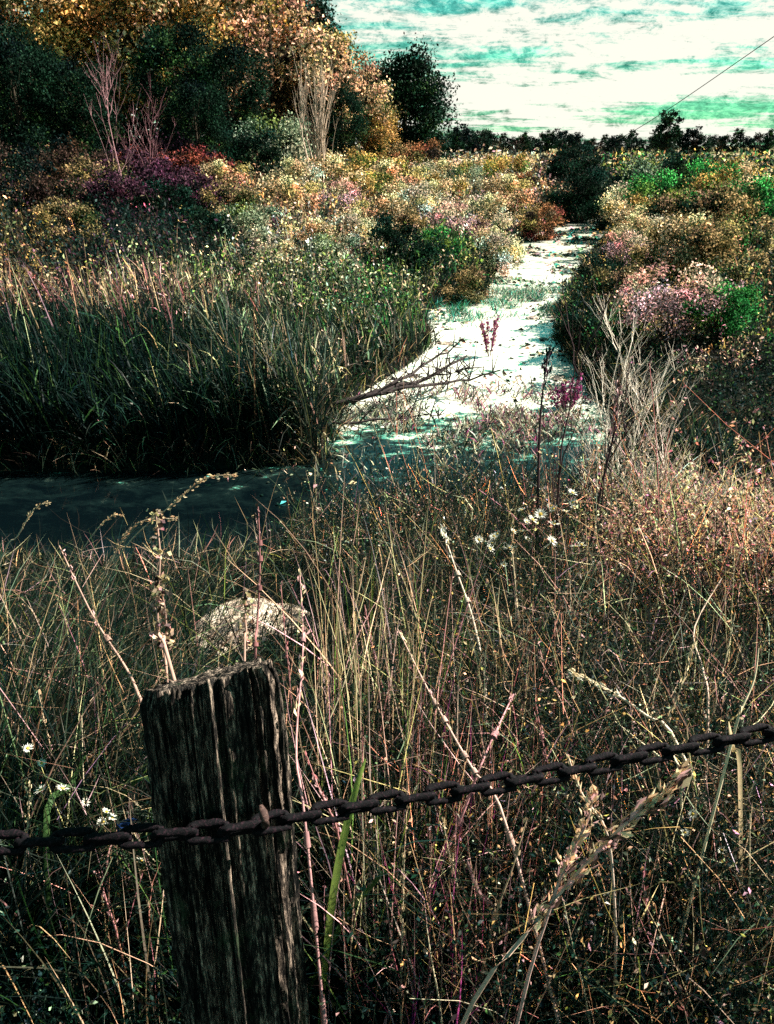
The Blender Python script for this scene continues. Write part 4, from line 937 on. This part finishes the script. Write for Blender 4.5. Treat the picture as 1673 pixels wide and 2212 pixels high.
near_d = [(230, 1755, 'white aster, top of the cluster beside the post'), (243, 1768, 'white aster, middle of the cluster beside the post'),
 (222, 1778, 'white aster, lowest of the cluster beside the post'), (185, 1735, 'white aster just left of the cluster beside the post'),
 (90, 1650, 'white aster highest on the left, alone among tan straws'), (60, 1618, 'white aster by the left edge'), (120, 1720, 'white aster under the red crossing stems at left'),
 (135, 1705, 'white aster nearest the crossing of the red stems'), (88, 1708, 'white aster low at the left edge among stems'), (305, 1860, 'small half-open aster right under the chain beside the post'),
 (300, 1790, 'small aster bud above the chain, close to the post'), (150, 1790, 'fading aster just above the chain at left'),
 (1392, 1735, 'white aster right of the tip of the thick seed head'), (1540, 1775, 'white aster beside the right edge, left one of two'), (1602, 1783, 'large white aster nearest the right edge'),
 (1480, 1800, 'white aster between the thick seed head and the right edge pair'), (1560, 1838, 'loose-petalled aster below the right edge pair'), (1590, 1893, 'white aster beside the bright green leaves at right'),
 (1375, 2008, 'white aster at the lower right, alone'), (1548, 2000, 'small white aster below the bright green leaves'), (1310, 1930, 'faded aster right of the curved stalk'),
 (1498, 1760, 'small aster above the one left of the right edge pair')]
for px, py, lab in near_d: daisy(px, py, R.uniform(1.0, 1.15) if px > 700 else R.uniform(1.05, 1.2), R.uniform(.009, .014), lab)
for q in range(90):
    c = [(1190, 1120, 80, 55), (1290, 1240, 80, 45), (1080, 1200, 50, 50), (1030, 1380, 60, 25), (1400, 1290, 60, 25)][q % 5]
    daisy(c[0]+R.normal(0, c[2]*.6), c[1]+R.normal(0, c[3]*.6), R.uniform(2.2, 2.7), R.uniform(.014, .024), 'tiny white aster among the twiggy weeds', 'white asters among the twiggy weeds')
# bright green leaf patch low right, and one by the right edge
for (px, py, y, rx, n_, lab, nm_) in ((1500, 1880, 1.15, .085, 1500, 'bright green leafy herb at the lower right among dark weeds', ['vivid', 'mgreen', 'vivid']),
                                 (1610, 1950, 1.15, .06, 900, 'bright green leafy herb cut by the right edge', ['vivid', 'lime', 'mgreen']),
                                 (1350, 1410, 1.9, .09, 500, 'yellow-green leafy herb in the pink weeds', ['lime', 'gold'])):
    p = ray_at_y(px, py, y); gz = float(height(p[:1], p[1:2])[0]); t = empty('leafy_herb', (p[0], p[1], gz)); tag(t, lab, 'herb'); a = Acc(); hh = p[2]-gz
    q = R.normal(0, 1, (n_, 3))*np.array([rx, rx*.6, rx*.5])+np.array([0, 0, hh]); leaves(a, q, .012*R.uniform(.6, 1.5, n_), pal(nm_, n_, .3), .5); obj('foliage', a.mesh('foliage', M_leaf), t)
    a = Acc(); limbs(a, (0, 0, 0), q[:14], .002, (.05, .07, .03), 5, 3); obj('stem', a.mesh('stem', M_stem), t)
DARKF = 0.5
# purple loosestrife, and a magenta water reflection built the same way
def spikes(px, y, h, n_, w, names, label, base=None):
    b = at_y(px, y) if base is None else base
    t = empty('purple_flower_plant', b); tag(t, label, 'flowering plant'); st = Acc(); fl = Acc(); tt = np.linspace(0, 1, 6)
    for q in range(n_):
        a = R.uniform(0, 6.28); d = np.array([math.cos(a), math.sin(a), 0])*w*R.uniform(.2, 1); hh = h*R.uniform(.6, 1)
        W = np.stack([d*u + np.array([0, 0, hh*u]) for u in tt]); tubes(st, W[None], [[.006]*6], (.12, .06, .06), 3)
        m_ = 60; u = R.uniform(.45, 1, m_)[:, None]; leaves(fl, d*u+np.array([0, 0, hh])*u+R.normal(0, .02, (m_, 3)), .05*R.uniform(.6, 1.3, m_), pal(names, m_, .3), .7)
    obj('stem', st.mesh('stem', M_stem), t); tag(obj('flowers', fl.mesh('flowers', M_petal), t), kind='stuff')
spikes(1278, 11.2, 0.75, 12, .28, ['magenta', 'magenta', 'plum'], 'purple flowering plant at the right waterline', )
spikes(1062, 14.0, .85, 9, .22, ['magenta', 'pink', 'magenta'], 'magenta reflection in the pale water, built as added flower spikes', Vector((*on_z(1058, 770)[:2], -0.1)))  # magenta reflection on the water, added as a flower plant
# blue flower
p = ray_at_y(262, 1782, 1.06); t = empty('blue_flower', Vector(p)); tag(t, 'single deep blue flower just above the chain beside the white asters', 'flower')
a = Acc(); n_ = 14; an = R.uniform(-.6, .9, n_); D = np.stack([np.cos(an), 0.3*np.sin(an*3), np.sin(an)*.7-.5], 1); D /= np.linalg.norm(D, axis=1)[:, None]
leaves(a, D*.014+np.array([-.004, 0, 0.004])+R.normal(0, .004, (n_, 3)), np.full(n_, .022), np.tile([.008, .035, .13], (n_, 1)), .35, D=D); obj('petals', a.mesh('petals', M_petal), t)
a = Acc(); tubes(a, np.array([[[0, 0, 0], [.005, 0, -.1], [.0, .01, -.3]]]), [[.0012]*3], (.04, .06, .03), 4); obj('stem', a.mesh('stem', M_stem), t)

# fallen branch in the creek, and weed rafts
t = empty('fallen_branch', Vector(on_z(850, 860))); tag(t, 'dark fallen branch reaching from the left bank over the pale water', 'branch'); a = Acc(); b0 = on_z(850, 860)
for pts, r_ in (([(700, 880, .15), (820, 850, .3), (930, 812, .35), (1010, 770, .45)], .05), ([(820, 850, .3), (900, 835, .3), (1000, 822, .1), (1080, 800, .25)], .034), ([(760, 868, .2), (850, 830, .4), (940, 775, .5), (990, 745, .6)], .034),
                ([(930, 812, .35), (980, 806, .35), (1030, 790, .5)], .012), ([(700, 920, .1), (850, 905, .12), (960, 895, .08)], .02)):
    W = curve3([on_z(q[0], q[1], q[2]) - b0 for q in pts], 12); W += R.normal(0, .012, W.shape); tubes(a, W[None], (r_*np.linspace(1, .3, 12))[None], (.05, .04, .04), 6)
    m_ = 30; i = R.randint(2, 11, m_); e = W[i]; D = rdir(m_, .5); tw = e[:, None]+D[:, None]*(np.linspace(0, 1, 4)[None]*R.uniform(.15, .5, m_)[:, None])[..., None]; tubes(a, tw, [[.012, .010, .007, .004]]*m_, (.05, .04, .04), 3)
obj('limb', a.mesh('limb', M_bark, True), t)
def raft(px, py, rx, ry, n_, names, label):
    c = on_z(px, py); a = Acc(); x = c[0]+R.normal(0, rx, n_); y = c[1]+R.normal(0, ry, n_); m = creek_dist(x, y) < .3; x, y = x[m], y[m]; n_ = len(x)
    m2 = nz(x*3, y*3, 31) > -.15; x, y = x[m2], y[m2]; n_ = len(x); P = np.stack([x, y, np.full(n_, .015)], 1)
    blades(a, P, R.uniform(.05, .28, n_), np.full(n_, .025), R.uniform(0, 6.28, n_), R.uniform(.2, .9, n_), R.uniform(.2, 1., n_), 2, pal(names, n_), pal(names, n_))
    tag(obj('water_weed', a.mesh('water_weed', M_blade)), label, 'water weed', kind='stuff')
raft(950, 665, .9, 1.0, 4200, ['teal', 'vivid', 'mgreen', 'teal'], 'teal-green floating weed in the bend of the stream')
raft(1120, 640, .8, 1.2, 3200, ['teal', 'vivid', 'sage', 'white'], 'blue-green weed across the middle of the pale stream')
def flecks(n_, names, label):
    x = R.uniform(-6, 12, n_); y = R.uniform(7, 40, n_); m = (creek_dist(x, y) < -.05) & (x > -2.2); x, y = x[m], y[m]; n_ = len(x); m = nz(x*1.7, y*1.7, 71)+R.normal(0, .25, n_) > .1; x, y = x[m], y[m]; n_ = len(x); a = Acc()
    leaves(a, np.stack([x, y, np.full(n_, .012)], 1), R.uniform(.03, .10, n_)*np.maximum(1, y/11), pal(names, n_, .3), .6, D=np.stack([np.cos(x*40), np.sin(y*40), 0*x+.1], 1))
    tag(obj('floating_leaves', a.mesh('floating_leaves', M_leaf)), label, 'floating leaves', kind='stuff')
flecks(30000, ['sage', 'teal', 'brown', 'dgreen', 'cream', 'pink'], 'floating leaf litter drifting on the creek')
raft(1190, 660, .35, .9, 1600, ['teal', 'mgreen', 'dgreen'], 'dark teal weed by the right shore of the stream')
raft(880, 920, 1.3, .8, 3600, ['white', 'sage', 'cream', 'dgreen'], 'pale and dark floating bits over the near water')
raft(1100, 900, 1.1, .8, 3600, ['pink', 'cream', 'magenta', 'dgreen', 'sage'], 'pink and cream floating bits near the middle of the creek')

for q, (px, py, sz) in enumerate([(1010, 700, .10), (1150, 690, .13), (1175, 735, .09), (960, 745, .12), (1205, 820, .12), (1100, 560, .16), (1185, 560, .14), (1240, 860, .12), (890, 815, .11)]):
    p = on_z(px, py, -.02); tag(obj('stone', rock_mesh(20+q, sz*1.5, sz, sz*.6), loc=Vector(p), rot=(0, 0, q)), ['small wet stone in the pale stream, left of the magenta spikes', 'wet stone right of the magenta spikes in the stream', 'low stone near the right shore of the stream', 'stone by the left shore just above the fallen branch', 'stone at the right shore above the purple plant', 'far stone at the left of the narrow upstream reach', 'far stone at the right of the narrow upstream reach', 'stone beside the purple flowering plant', 'stone under the fallen branch'][q], 'stone')
# scratched mark across the sky at the right, added as a solid tube
a = Acc(); A0 = at_y(1305, 150) + Vector((0, 0, 2.0)); A1 = EYE + ray(1700, 60)*34
u = np.linspace(0, 1, 24)[:, None]; W = np.array(A0)*(1-u)+A1*u; W[:, 2] -= 0.5*np.sin(np.pi*u[:, 0]); tubes(a, W[None], [np.linspace(.05, .018, 24)], (.05, .07, .07), 6)
tag(obj('sky_scratch', a.mesh('sky_scratch', M_bark, True)), 'thin dark scratched line slanting up across the sky at the right', 'scratch')
print('tris', sum(sum(len(p.vertices)-2 for p in []) for _ in [0]), 'meshes', len(bpy.data.meshes), 'tri est', sum(len(me.loops)-2*len(me.polygons) for me in bpy.data.meshes))
